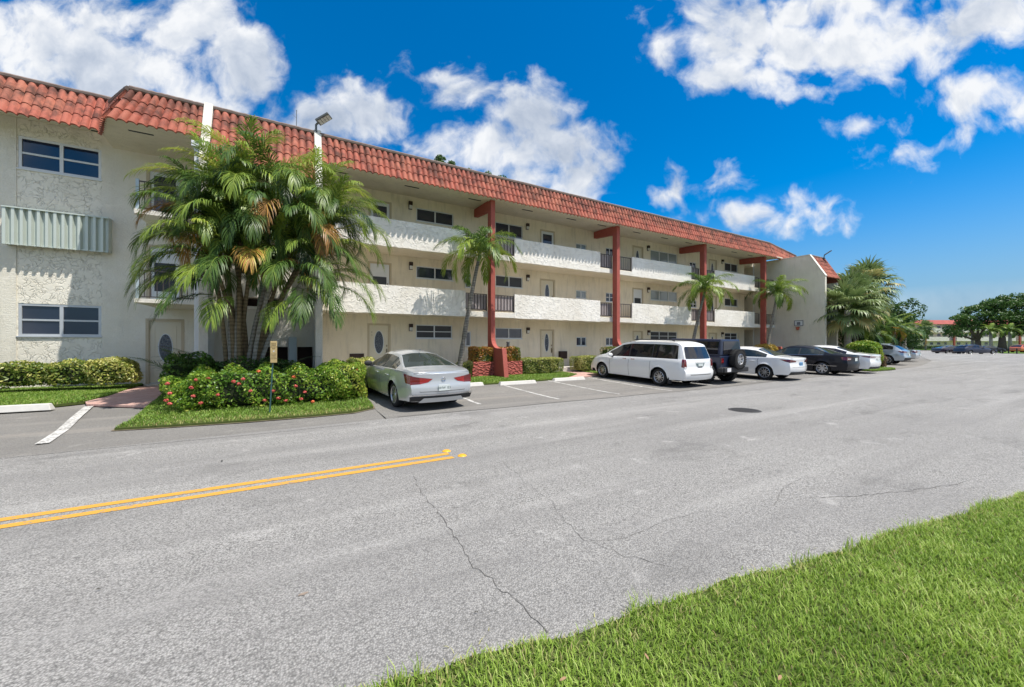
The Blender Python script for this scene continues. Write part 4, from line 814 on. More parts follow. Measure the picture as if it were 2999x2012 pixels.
# ---- parking sign
t = thing('parking_sign', 'narrow yellow sign with small lettering on a green post before the flowering hedge', 'sign', (-.52, 10.42, .06))
m = MB(); m.add([(-.535, 10.41, .05), (-.505, 10.41, .05), (-.505, 10.43, .05), (-.535, 10.43, .05), (-.455, 10.41, 1.62), (-.425, 10.41, 1.62), (-.425, 10.43, 1.62), (-.455, 10.43, 1.62)], [(0, 3, 2, 1), (4, 5, 6, 7), (0, 1, 5, 4), (1, 2, 6, 5), (2, 3, 7, 6), (3, 0, 4, 7)]); m.build('post', plain('green painted post', (.035, .085, .085), .5), t, bevel=.003)
m = MB(); m.box(-.51, -.375, 10.385, 10.402, 1.22, 1.72); sp = m.build('sign_plate', plain('faded yellow sign', (.44, .33, .15), .6, var=.15, vs=8), t, bevel=.012)
for k, s in enumerate(('RESERVED', 'PARKING', 'TOW AWAY', 'ZONE', 'UNAUTHORIZED', 'VEHICLES WILL', 'BE TOWED AT', 'OWNERS EXPENSE')):
    q = text_obj(s, .022 if k < 4 else .014, (-.4425, 10.383, 1.66 - k * .036 - (.09 if k > 3 else 0)), (R(90), 0, 0), plain('sign ink', (.10, .07, .03), .7), t, 'lettering'); q.parent = sp; q.location = Vector(q.location)
m = MB(); m.add([(-.46, 10.38, 1.50), (-.42, 10.38, 1.50), (-.44, 10.38, 1.47)], [(0, 1, 2)]); m.build('sign_mark', MAT['frame'], t)
# antenna on the roof
m = MB(); m.tube([(.02, 16.4, 9.4), (.03, 16.4, 10.4)], .012, 5); m.tube([(.03, 16.4, 10.1), (-.1, 16.4, 10.2)], .006, 4); tag(m.build('roof_antenna', MAT['steel']), 'thin roof antenna standing above the mansard over the big palm', 'antenna')
# ================================================================ far building across the junction
WORLD = False
FA = R(YAW - 90)   # its front is square to the view
def far_pt(px, D): 
    a = R(YAW); o = (px - 1499.5) / 1120; return (D * (math.cos(a) + o * math.sin(a)), D * (math.sin(a) - o * math.cos(a)))
ox, oy = far_pt(2663, 130)
FB = thing('apartment_building', 'distant three storey cream apartment block with a dark red roof band across the junction', 'building', (ox, oy, 0), FA, 'apartment blocks of the estate')
m = MB(); m.box(0, 60, 0, .3, 0, 8.6); m.build('wall', MAT['stucco'], FB)
m = MB(); m.add([(-2.6, -1.8, 8.4), (60, -1.8, 8.4), (60, -.9, 9.8), (0, -.9, 9.8), (60, 6, 9.8), (0, 6, 9.8), (0, .3, 8.4), (60, .3, 8.4)], [(0, 1, 2, 3), (3, 2, 4, 5), (0, 6, 7, 1)]); m.build('roof', plain('distant red tiles', (.40, .10, .085), .8, var=.25, vs=1), FB)
for zb, zt in ((5.6, 6.95), (2.7, 4.1)):
    for a, b in ((2, 11.6), (14.2, 34), (36, 60)):
        m = MB(); m.box(a, b, -1.7, -1.5, zb, zt); m.build('balcony_parapet', MAT['stucco_white'], FB)
    m = MB(); m.box(0, 60, -1.48, 0, zb + .02, zb + .25); m.build('walkway_slab', MAT['stucco'], FB)
    for a, b in ((11.6, 12.9), (13.2, 14.2)):
        m = MB(); m.box(a, b, -1.68, -1.6, zb + .3, zt); m.build('railing', MAT['screen'], FB)
for a in (12.9, 34.9):
    m = MB(); m.box(a - .05, a + .35, -2.1, -1.7, 0, 8.5); m.build('column', MAT['red'], FB)
for z in (7.0, 4.3, 1.4):
    for x, w in ((4.6, .7), (6.9, 1.2), (9.3, 1.3), (11.8, .9), (16, 1.4), (19, .8), (22, 1.6), (25.5, 1.2)):
        m = MB(); m.box(x, x + w, -.06, .02, z, z + 1.0); o = m.build('window', MAT['frame'], FB); m = MB(); m.box(x + .1, x + w - .1, -.08, -.061, z + .1, z + .9); q = m.build('pane', MAT['glass'], FB); q.parent = o
m = MB(); m.box(-2.6, -2.4, -3.2, 8, 0, 8.4); m.box(-2.4, 0, 0, .3, 0, 8.4); m.build('wall', MAT['stucco_white'], FB)
m = MB(); m.add([(-2.4, -1.9, 8.4), (-2.4, -.9, 9.8), (0.2, -.9, 9.8), (0.2, -1.8, 8.4)], [(0, 3, 2, 1)]); m.build('roof', MAT['tile_dark'], FB)
WORLD = True
# ================================================================ VEGETATION
def mk_leafmat(name, stops, rough=.42, trans=.3, spec=.45):
    n = NT(name); at = n.nd('ShaderNodeAttribute'); at.attribute_name = 'tint'; col = n.ramp(at.outputs['Fac'], stops)
    n.set(col, rough, spec=spec); tr = n.nd('ShaderNodeBsdfTranslucent'); n.L.new(col, tr.inputs[0]); mx = n.nd('ShaderNodeMixShader'); mx.inputs[0].default_value = trans
    n.L.new(n.p.outputs[0], mx.inputs[1]); n.L.new(tr.outputs[0], mx.inputs[2]); n.L.new(mx.outputs[0], n.out.inputs[0]); return n.m
MAT['palm'] = mk_leafmat('palm leaflets', [(0, (.018, .048, .014)), (.3, (.085, .160, .030)), (.6, (.32, .42, .06)), (.8, (.48, .42, .07)), (.92, (.50, .25, .06)), (1, (.33, .19, .08))], .42, .3, .35)
MAT['fan'] = mk_leafmat('fan palm leaves', [(0, (.075, .135, .045)), (.5, (.21, .28, .10)), (.8, (.34, .36, .14)), (1, (.45, .35, .14))], .45, .25)
MAT['ixora'] = mk_leafmat('glossy hedge leaves', [(0, (.030, .080, .012)), (.45, (.10, .22, .02)), (.8, (.26, .38, .04)), (1, (.42, .44, .08))], .42, .3, .35)
MAT['varieg'] = mk_leafmat('variegated leaves', [(0, (.05, .10, .015)), (.45, (.15, .22, .03)), (.75, (.45, .44, .10)), (1, (.62, .58, .25))], .45, .25)
MAT['croton'] = mk_leafmat('croton leaves', [(0, (.03, .09, .012)), (.4, (.08, .16, .02)), (.65, (.30, .22, .03)), (.85, (.42, .10, .03)), (1, (.50, .30, .05))], .35, .2)
MAT['tree'] = mk_leafmat('tree leaves', [(0, (.020, .055, .012)), (.5, (.05, .12, .02)), (1, (.13, .22, .04))], .5, .25)
MAT['gold'] = mk_leafmat('golden leaves', [(0, (.25, .18, .03)), (1, (.62, .42, .06))], .5, .2)
MAT['petal'] = plain('coral red petals', (.62, .12, .10), .6, var=.3, vs=20)
MAT['petal2'] = plain('orange red petals', (.72, .17, .06), .6, var=.3, vs=20)
def mk_trunk(name, a, b, ringsc=9):
    n = NT(name); w = n.nd('ShaderNodeTexWave'); w.bands_direction = 'Z'; w.inputs['Scale'].default_value = ringsc * .32; w.inputs['Distortion'].default_value = 4; w.inputs['Detail'].default_value = 3; n.L.new(n.co(kind='World'), w.inputs['Vector'])
    f = n.noise(n.co(kind='World'), 9, 5, .7); k = n.math('ADD', n.math('MULTIPLY', w.outputs['Fac'], .26), n.math('MULTIPLY', f, .8)); n.set(n.mix(n.ramp(k, [(.3, 0.), (.8, 1.)]), a, b), .85, spec=.2); n.bump(k, .02, .7); return n.m
MAT['trunk'] = mk_trunk('ringed palm trunk', (.11, .085, .05), (.27, .21, .13)); MAT['trunk_grey'] = mk_trunk('grey palm trunk', (.19, .175, .15), (.38, .36, .32)); MAT['shaft'] = plain('green crownshaft', (.16, .24, .07), .45, var=.2)
MAT['trunk_mid'] = mk_trunk('weathered palm trunk', (.10, .09, .075), (.26, .24, .205)); MAT['bark'] = plain('tree bark', (.10, .08, .06), .9, var=.4, vs=8); MAT['trunk_green'] = mk_trunk('blue green cane', (.14, .20, .15), (.30, .36, .28), 14)
MAT['core'] = plain('dark inner shade of a hedge', (.020, .028, .010), 1, var=.4, vs=20)  # near-black solid core: the shade between the leaves put into its colour
class FR:      # collects leaf geometry
    def __init__(s): s.V = []; s.Q = []; s.T = []; s.n = 0
    def add(s, V, Q, T): s.V.append(V); s.Q.append(Q + s.n); s.T.append(T); s.n += len(V)
    def build(s, name, mat, parent, loc=(0, 0, 0)): return array_mesh(name, np.concatenate(s.V), np.concatenate(s.Q), np.concatenate(s.T), mat, parent, loc)
def nrm(a): return a / np.maximum(1e-9, np.linalg.norm(a, axis=-1, keepdims=True))
def frond(fr, r, base, az, el, L, droop, n=44, ll=.5, lw=.03, hang=.5, tint=.35, phi=(68, 22), vee=.35, t0=.14, rach=.016, pw=1.25, plum=0):
    S_ = 22; ts = np.linspace(0, 1, S_ + 1); els = el - droop * ts ** pw; azs = az + r.uniform(-.15, .15) * ts
    T = np.stack([np.cos(azs) * np.cos(els), np.sin(azs) * np.cos(els), np.sin(els)], 1); P = np.array(base) + np.concatenate([[[0, 0, 0]], np.cumsum(T[:-1] * L / S_, 0)])
    Sd = np.stack([-np.sin(azs), np.cos(azs), 0 * azs], 1); U = np.cross(T, Sd)
    # rachis
    w = rach * (1 - .85 * ts); A = P + Sd * w[:, None]; B = P - Sd * w[:, None]; C = P + U * w[:, None] * 1.2; V = np.stack([A, B, C], 1).reshape(-1, 3); q = []
    for i in range(S_):
        for a, b in ((0, 1), (1, 2), (2, 0)): q.append((3 * i + a, 3 * i + b, 3 * i + 3 + b, 3 * i + 3 + a))
    fr.add(V, np.array(q), np.full(len(V), min(.97, tint + .2)))
    tt = np.linspace(t0, 1, n); tt = np.repeat(tt, 2) + r.uniform(-.006, .006, 2 * n); tt = np.clip(tt, t0, 1); side = np.tile([1, -1], n)
    f = tt * S_; i0 = np.minimum(f.astype(int), S_ - 1); fr_ = (f - i0)[:, None]; lerp = lambda A_: A_[i0] * (1 - fr_) + A_[i0 + 1] * fr_
    p0 = lerp(P); t_ = nrm(lerp(T)); s_ = nrm(lerp(Sd)); u_ = nrm(lerp(U)); ph = np.radians(phi[0] + (phi[1] - phi[0]) * tt + r.normal(0, 4, 2 * n))[:, None]
    ve = np.full((2 * n, 1), vee) + (r.uniform(-1, 1, (2 * n, 1)) * plum)
    d = nrm(np.cos(ph) * t_ + np.sin(ph) * (side[:, None] * s_ * np.cos(ve) + u_ * np.sin(ve)))
    x = (tt - t0) / (1 - t0); l = (ll * (.45 + .55 * np.sin(np.pi * np.clip(x * .85 + .12, 0, 1))) * r.uniform(.85, 1.1, 2 * n))[:, None]
    g = np.array([[0, 0, -1.]]); h = (hang * r.uniform(.6, 1.3, 2 * n))[:, None]
    p1 = p0 + d * l * .35; d2 = nrm(d + g * h * .5); p2 = p1 + d2 * l * .35; d3 = nrm(d2 + g * h * 1.0); p3 = p2 + d3 * l * .3
    wv = nrm(np.cross(d, u_)) * lw / 2; V = np.zeros((2 * n, 8, 3))
    for k, (p, ww) in enumerate(((p0, .35), (p1, 1), (p2, .8), (p3, .05))): V[:, 2 * k] = p + wv * ww; V[:, 2 * k + 1] = p - wv * ww
    idx = np.arange(2 * n)[:, None] * 8; Q = np.concatenate([idx + np.array([[2 * k, 2 * k + 1, 2 * k + 3, 2 * k + 2]]) for k in range(3)])
    tn = np.clip(tint + r.normal(0, .06, 2 * n) + .05 * x, 0, 1); Tn = np.repeat(tn, 8); 
    fr.add(V.reshape(-1, 3), Q, Tn)
def fan(fr, r, base, az, el, Lp, Rf, tint=.4, n=26, spread=250, droop=.6):
    T = np.array([math.cos(az) * math.cos(el), math.sin(az) * math.cos(el), math.sin(el)]); S = np.array([-math.sin(az), math.cos(az), 0]); U = np.cross(T, S)
    base = np.array(base); hub = base + T * Lp + np.array([0, 0, -.12 * Lp]); V = np.stack([base + S * .018, base - S * .018, hub + S * .012, hub - S * .012]); fr.add(V, np.array([[0, 1, 3, 2]]), np.full(4, tint + .1))
    an = np.radians(np.linspace(-spread / 2, spread / 2, n) + r.normal(0, 1.5, n)); d = np.cos(an)[:, None] * nrm(T + np.array([0, 0, -.25])) + np.sin(an)[:, None] * S; d = nrm(d + .25 * np.abs(np.sin(an))[:, None] * U)
    l = (Rf * (.7 + .3 * np.cos(an)) * r.uniform(.88, 1.08, n))[:, None]; g = np.array([[0, 0, -1.]]); h = droop * r.uniform(.5, 1.4, (n, 1))
    p0 = np.tile(hub, (n, 1)); p1 = p0 + d * l * .5; d2 = nrm(d + g * h * .6); p2 = p1 + d2 * l * .3; d3 = nrm(d2 + g * h * 1.2); p3 = p2 + d3 * l * .22
    wv = nrm(np.cross(d, U + 0 * d)) * 1.0; V = np.zeros((n, 8, 3)); wm = Rf * .5 * math.radians(spread) / n * .62
    for k, (p, ww) in enumerate(((p0, .01), (p1, wm), (p2, wm * .5), (p3, .004))): V[:, 2 * k] = p + wv * ww; V[:, 2 * k + 1] = p - wv * ww
    idx = np.arange(n)[:, None] * 8; Q = np.concatenate([idx + np.array([[2 * k, 2 * k + 1, 2 * k + 3, 2 * k + 2]]) for k in range(3)])
    fr.add(V.reshape(-1, 3), Q, np.repeat(np.clip(tint + r.normal(0, .07, n), 0, 1), 8))
def leafcloud(fr, r, P, N, size, tint, asp=.45, jit=.8):
    n = len(P); N = nrm(N + r.normal(0, jit, (n, 3))); A = nrm(np.cross(N, r.normal(0, 1, (n, 3)))); B = np.cross(N, A); s = (size * r.uniform(.6, 1.25, n))[:, None]
    V = np.stack([P - A * s * .5, P + B * s * asp * .5 + A * s * .02 + N * s * .06, P + A * s * .5 - N * s * .05, P - B * s * asp * .5 + A * s * .02 + N * s * .06], 1)
    fr.add(V.reshape(-1, 3), np.arange(4 * n).reshape(n, 4), np.repeat(np.clip(tint, 0, 1), 4))
def roundbox(r, n, c, h, p=5, shell=.12, rot=0, top_bias=1.0):
    a, b, z = h; ar = np.array([b * z, b * z, a * z, a * z, a * b * top_bias]); k = r.choice(5, n, p=ar / ar.sum()); u = r.uniform(-1, 1, (n, 2)); q = np.zeros((n, 3))
    for i, (ax, s) in enumerate(((0, 1), (0, -1), (1, 1), (1, -1), (2, 1))):
        m = k == i; o = [j for j in range(3) if j != ax]; q[m, ax] = s; q[m, o[0]] = u[m, 0]; q[m, o[1]] = u[m, 1]
    q /= ((np.abs(q) ** p).sum(1) ** (1 / p))[:, None]; N = nrm(np.sign(q) * np.abs(q) ** (p - 1) / np.array([[a, b, z]])); P = q * np.array([[a, b, z]])
    ns = .5 * np.sin(P[:, 0] * 4.1 + c[0] * 3) * np.cos(P[:, 1] * 5 + 1) + .5 * np.sin(P[:, 2] * 7 + P[:, 0] * 9 + c[1]); P = P + N * (ns * shell * .6 - r.rand(n) ** 2 * shell)[:, None]
    if rot: cr, sr = math.cos(rot), math.sin(rot); M_ = np.array([[cr, sr, 0], [-sr, cr, 0], [0, 0, 1]]); P = P @ M_; N = N @ M_
    return P + np.array(c), N, ns
def hedge(name, label, cat, c, h, mat, n, size, seed, rot=0, grp=None, asp=.45, p=5, base_t=.4, core=.80, patch=None, shell=.14, jit=.8):
    t = thing(name, label, cat, (c[0], c[1], c[2] - h[2]), 0, grp); r = np.random.RandomState(seed); fr = FR(); P, N, ns = roundbox(r, n, c, h, p, shell, rot)
    pat = vnoise(P[:, 0] * 1.0, P[:, 1] + P[:, 2] * 1.3, 2.2, seed); tn = base_t + .22 * pat + .12 * ns + r.normal(0, .17, n)
    if patch is not None: tn = patch(P, tn, r)
    leafcloud(fr, r, P, N, size, tn, asp, jit); fr.build('foliage', mat, t, t.location)
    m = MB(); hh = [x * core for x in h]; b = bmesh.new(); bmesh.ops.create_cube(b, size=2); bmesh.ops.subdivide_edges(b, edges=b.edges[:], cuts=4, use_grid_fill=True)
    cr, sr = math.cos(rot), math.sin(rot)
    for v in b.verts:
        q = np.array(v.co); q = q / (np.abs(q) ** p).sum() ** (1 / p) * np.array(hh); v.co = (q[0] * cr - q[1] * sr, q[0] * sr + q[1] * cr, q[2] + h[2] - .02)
    me = bpy.data.meshes.new('shade_core'); b.to_mesh(me); b.free(); me.materials.append(MAT['core']); o = bpy.data.objects.new('shade_core', me); COL.objects.link(o); o.parent = t  # smooth dark core stands in for inner shade, no twigs modelled
    return t
# ---- the big clump of areca palms
AX, AY = -1.45, 14.0
CL = thing('palm_clump', 'large many-stemmed palm clump with arching green and orange fronds before the stair tower', 'palm tree', (AX, AY, gz(AX, AY) + .05))
gb = gz(AX, AY) + .02
rs = np.random.RandomState(21); rr = random.Random(4)
stems = [(-1.3, 13.9, 6.05, 1.0), (-1.85, 13.7, 5.5, .88), (-2.1, 13.4, 4.5, .78), (-.55, 13.9, 5.9, 1.0), (.25, 13.7, 5.5, 1.0), (.75, 13.5, 5.0, .92), (-1.8, 14.2, 5.2, .9),
         (-.1, 13.2, 4.5, .88), (-1.9, 13.1, 3.7, .72), (.4, 13.2, 3.9, .8), (-1.0, 13.2, 4.8, .88), (-2.1, 13.8, 5.1, .78), (-.5, 13.2, 3.9, .72), (.85, 13.8, 5.5, .85), (-1.4, 13.3, 5.5, .88), (-.3, 14.2, 5.0, .9), (-1.5, 13.4, 4.1, .7)]
for si, (sx, sy, sz, sc) in enumerate(stems):
    bx = AX + (sx - AX) * .16 + rr.uniform(-.22, .22); by = AY + (sy - AY) * .1 + rr.uniform(-.35, .35); top = Vector((sx, sy, sz)); pts = []
    for i in range(11):
        t = i / 10; b = t ** 1.7; pts.append((bx + (sx - bx) * b, by + (sy - by) * b, gb + (sz - gb) * (t ** .93)))
    sh = .9 * sc; m = MB(); m.tube(pts, [.062 - .012 * i / 10 for i in range(11)], 9, 0); dirn = (Vector(pts[-1]) - Vector(pts[-2])).normalized(); tp = Vector(pts[-1])
    tr = m.build('trunk', MAT['trunk_green'] if si in (3,) else (MAT['trunk'] if si % 3 else MAT['trunk_grey']), CL, smooth=True)
    m = MB(); m.tube([tp - dirn * .1, tp + dirn * .25 * sc, tp + dirn * .6 * sc], [.055, .06, .03], 9); q = m.build('crownshaft', MAT['shaft'], CL, smooth=True); q.parent = tr
    fr = FR(); nf = 16 if sz > 4.2 else 13; bp = tp + dirn * .5 * sc; a0 = rs.uniform(0, 6.28)
    for k in range(nf):
        az = a0 + k * 2.399 + rs.uniform(-.25, .25); f = k / (nf - 1)
        # outer stems throw their fronds outwards
        ox_, oy_ = sx - AX, sy - AY; el = R(83 - 78 * f + rs.uniform(-6, 6)); dr = R(65 + 70 * f + rs.uniform(-12, 14)); L = (1.8 + .6 * math.sin(f * 3)) * sc
        if math.sin(az) > .3 and k > 1: L *= .72
        tint = .34 + rs.uniform(-.20, .28)
        if f > .5: tint -= .22 * rs.rand() + .05  # lower fronds darker: shade inside the clump put into their tint
        if f > .8 and rs.rand() < .28: tint = rs.uniform(.78, .95)
        if sz > 5 and k < 2: tint = .52
        frond(fr, rs, bp - dirn * .22 * f, az, el, L, dr, 38, .66 * sc, .0235, 1.15, tint, (58, 16), .30, .12, .02, 1.2, .22)
    fr.build('crown', MAT['palm'], CL, CL.location)
# feature fronds: the orange ones, the low arching left ones, the hanging right ones
fr = FR()
for (bx, by, bz, az, el, L, dr, tint) in ((-.25, 13.0, 5.2, -100, 55, 1.9, 165, .90), (-.9, 13.0, 3.9, -150, 20, 1.5, 95, .88), (-2.6, 13.3, 4.9, 185, 55, 1.9, 130, .83), (-2.6, 12.9, 4.2, 190, 45, 1.9, 135, .45), (-2.5, 12.7, 4.3, 225, 45, 1.7, 110, .58), (-2.7, 13.2, 4.5, 180, 35, 1.8, 100, .25), (-1.8, 12.6, 3.6, -100, 40, 1.7, 130, .15), (-1.1, 12.7, 4.6, -80, 60, 1.8, 150, .12), (.3, 12.7, 5.0, -70, 60, 1.9, 150, .2), (-2.0, 12.8, 4.8, -120, 60, 1.8, 150, .3), (-1.3, 12.9, 5.6, -90, 60, 1.9, 150, .35), (.0, 12.9, 5.9, -80, 65, 1.9, 150, .3), (-2.4, 12.8, 3.9, -150, 30, 1.9, 100, .3), (-2.2, 12.8, 3.6, -110, 20, 1.6, 90, .55), (.9, 12.8, 4.3, -40, 30, 1.9, 110, .2), (1.0, 12.9, 4.6, -10, 35, 1.9, 120, .45), (.4, 12.6, 3.4, -60, 20, 1.7, 90, .35), (-2.7, 13, 3.9, 175, 25, 1.8, 95, .4), (-.9, 12.7, 4.0, -95, 30, 1.4, 100, .75), (.9, 12.7, 3.5, -75, 10, 1.9, 85, .15), (1.3, 12.8, 3.7, -40, 10, 1.9, 80, .45), (.6, 12.6, 3.2, -95, 5, 1.7, 80, .1), (1.6, 12.9, 3.9, -15, 15, 1.8, 95, .5), (-2.6, 12.8, 3.4, -160, 10, 1.7, 85, .3), (-3.0, 13, 3.6, 190, 15, 1.6, 85, .5), (1.0, 12.8, 3.2, -70, 0, 1.8, 75, .12), (.7, 12.7, 3.0, -100, 5, 1.7, 75, .2), (1.5, 12.9, 3.4, -30, 0, 1.8, 75, .3), (1.8, 12.9, 3.9, -10, 5, 1.7, 75, .55), (.3, 12.7, 2.9, -120, 0, 1.5, 70, .3), (-2.3, 12.9, 3.3, -130, 5, 1.7, 75, .15), (-2.8, 12.9, 3.6, -170, 0, 1.8, 75, .25), (-3.1, 13, 4.0, 205, 10, 1.5, 90, .4), (-1.9, 12.8, 2.9, -100, 0, 1.4, 70, .3), (-2.5, 13.2, 3.0, 200, 0, 1.6, 75, .1), (1.6, 13.1, 4.8, 0, 25, 1.9, 100, .5), (2.0, 13.2, 5.3, 5, 40, 1.9, 120, .6),
        (1.2, 13.2, 5.4, 0, 60, 2.3, 150, .40), (1.3, 13.1, 5.3, -25, 50, 2.2, 140, .50), (1.1, 13.1, 5.9, 5, 70, 2.3, 135, .66), (.9, 12.9, 3.9, -20, 30, 1.9, 105, .30), (.5, 12.6, 3.6, -70, 35, 1.9, 110, .12), (.2, 12.6, 3.7, -110, 30, 1.7, 105, .20),
        (-1.2, 13.6, 6.3, -80, 84, 1.9, 50, .45), (-1.4, 13.7, 6.3, 140, 75, 2.0, 70, .48), (-.5, 13.7, 6.4, -20, 70, 2.2, 100, .40), (-2.4, 12.8, 3.3, 200, 25, 1.6, 90, .6), (.75, 13.0, 4.9, -60, 40, 1.7, 140, .93), (-2.8, 13.2, 5.3, 170, 60, 1.9, 125, .55)):
    bx = AX + .25 + (bx - AX - .25) * (.78 if bx > AX else .60); tint = min(.95, tint + .08) if tint > .7 or tint < .45 else tint - .1
    frond(fr, rs, (bx, by, bz), R(az), R(el), L * .95, R(dr), 42, .70, .024, 1.05, tint, (58, 16), .25, .10, .022, 1.15, .2)
fr.build('arching_fronds', MAT['palm'], CL, CL.location)
fr = FR()
for k in range(60):
    a = rs.uniform(0, 6.28); d_ = rs.uniform(.2, 1.0); frond(fr, rs, (AX + math.cos(a) * d_ * 1.3, AY - .3 + math.sin(a) * d_ * .5, gb), rs.uniform(0, 6.28), R(rs.uniform(55, 85)), rs.uniform(1.0, 2.1), R(rs.uniform(50, 90)), 26, .40, .018, .5, rs.uniform(.0, .2), (60, 20), .2, .25, .012)
fr.build('suckers', MAT['palm'], CL, CL.location)
# ---- understorey beside the clump
hedge('shrub', 'dark green shrub left of the palm clump, behind the flowering hedge', 'shrub', (-2.55, 13.5, .75), (.55, .5, .68), MAT['ixora'], 2600, .09, 31, base_t=.22, p=3)
hedge('shrub', 'dark shrub at the foot of the palm stems', 'shrub', (-1.0, 13.4, .65), (1.2, .5, .6), MAT['ixora'], 2600, .09, 32, base_t=.08, p=3)
# ---- flowering hedge
IX = hedge('flowering_hedge', 'glossy green hedge with coral red flower heads in the grass island beside the silver sedan', 'hedge', (-.55, 11.95, .52), (2.12, .80, .50), MAT['ixora'], 15000, .085, 33, rot=R(2), base_t=.55, p=3.6, shell=.30)
hedge('hedge', 'lighter yellow green end of the hedge against the front of the silver sedan', 'hedge', (1.25, 12.5, .58), (.55, 1.2, .56), MAT['ixora'], 6000, .085, 34, base_t=.72, p=3.5, shell=.22)
fl = [(490, 1123, 0), (560, 1135, 0), (575, 1112, 0), (610, 1108, 0), (684, 1117, 0), (700, 1124, 0), (712, 1110, 0), (637, 1156, 0), (497, 1152, 0), (487, 1172, 0), (497, 1182, 0), (566, 1160, 0), (588, 1180, 0), (734, 1145, 0), (860, 1104, 1), (866, 1130, 0), (800, 1145, 0), (775, 1172, 0), (815, 1166, 0), (838, 1173, 0), (882, 1168, 0), (916, 1176, 1), (893, 1148, 0), (990, 1083, 1), (1045, 1083, 1), (1046, 1105, 1), (1035, 1128, 1), (1028, 1130, 1), (758, 1087, 1)]
a_ = R(YAW)
for i, (x, y, k) in enumerate(fl):
    o_ = (x - 1499.5) / 1120; dx = math.cos(a_) + o_ * math.sin(a_); dy = math.sin(a_) - o_ * math.cos(a_); Yp = 11.10 + (.12 if y < 1110 else 0) + (.5 if x > 980 else 0); D = Yp / dy; P0 = Vector((dx * D, Yp, 1.65 + (1008 - y) * D / 1120)); fr = FR(); n = 70
    q = np.random.RandomState(i); N = nrm(q.normal(0, 1, (n, 3))); P = np.array(P0) + N * .040 * np.array([1, 1, .75]); leafcloud(fr, q, P, N, .034, np.full(n, .5), .7, .3); fr.build('flower_head', MAT['petal2' if k else 'petal'], IX, IX.location)
# ---- other hedges
for i, (x, y, hx, hy, hz, n, lab) in enumerate(((-8.7, 17.45, .9, .42, .38, 3000, 'patchy variegated hedge at the far left end under the windows'), (-7.25, 17.4, .75, .42, .42, 2600, 'thin variegated bush under the left edge of the lower window'), (-6.15, 17.35, .6, .45, .43, 2300, 'variegated bush under the right half of the lower window'), (-5.15, 17.2, .62, .5, .46, 3800, 'round bright yellow green bush at the right end of the left hedge, by the path'))):
    hedge('hedge', lab, 'hedge', (x, y, .28 + hz), (hx, hy, hz), MAT['varieg'], n, .10, 40 + i, grp='variegated bushes along the left wing', base_t=.5 if i < 3 else .72, p=3, core=.7)
def crot(P, tn, r): return tn + .3 * (vnoise(P[:, 0], P[:, 2], 3, 77) > .0) + .1
hedge('hedge', 'clipped red and green croton hedge in the planter left of the column', 'hedge', (7.42, 15.95, 1.16), (.60, .30, .36), MAT['croton'], 5000, .07, 51, p=10, shell=.07, patch=crot)
hedge('hedge', 'clipped red and green croton hedge in the planter right of the column', 'hedge', (8.75, 15.95, 1.16), (.62, .30, .36), MAT['croton'], 5000, .07, 52, p=10, shell=.07, patch=crot)
hedge('hedge', 'clipped variegated hedge between the red planter and the brick path', 'hedge', (10.62, 15.95, .60), (1.22, .45, .37), MAT['varieg'], 8000, .065, 53, p=10, base_t=.62, shell=.06)
hedge('hedge', 'clipped variegated hedge left of the white minivan', 'hedge', (13.9, 15.95, .64), (1.15, .45, .38), MAT['varieg'], 7000, .065, 54, p=10, base_t=.62, shell=.06)
hedge('hedge', 'small green hedge standing behind the hood of the white minivan', 'hedge', (15.45, 15.95, .95), (.62, .35, .55), MAT['croton'], 3000, .07, 55, p=8, base_t=.35, shell=.06)
hedge('hedge', 'small variegated bush between the palm trunk and the planter', 'hedge', (6.45, 15.7, .55), (.30, .3, .33), MAT['varieg'], 1800, .065, 56, p=5, base_t=.6)
hedge('hedge', 'variegated bush left of the leaning palm trunk behind the silver sedan', 'hedge', (5.5, 15.8, .5), (.35, .3, .28), MAT['varieg'], 1800, .065, 57, p=5, base_t=.5)
hedge('shrub', 'round golden leaved bush at the foot of the last red column', 'shrub', (29.9, 15.2, 1.1), (.95, .6, .55), MAT['gold'], 3500, .10, 58, p=3)
hedge('hedge', 'yellow green hedge end behind the hedge, below the dark vent', 'hedge', (2.05, 14.6, .66), (.4, 1.1, .50), MAT['varieg'], 4500, .08, 59, p=4, base_t=.7)
hedge('shrub', 'bright leafy shrub on the island beside the grey hatchback', 'shrub', (31.9, 10.3, .98), (.95, .8, .85), MAT['ixora'], 4500, .17, 60, p=3, base_t=.72)
hedge('shrub', 'dark low shrub at the left edge of the island', 'shrub', (30.0, 11.6, .8), (1.2, .8, .65), MAT['ixora'], 3000, .17, 61, p=3, base_t=.15)
hedge('shrub', 'dead brown bush by the rear wheel of the grey hatchback', 'shrub', (33.2, 9.9, .5), (.35, .3, .42), mk_leafmat('dead leaves', [(0, (.10, .06, .03)), (1, (.42, .28, .15))]), 900, .13, 62, p=3)
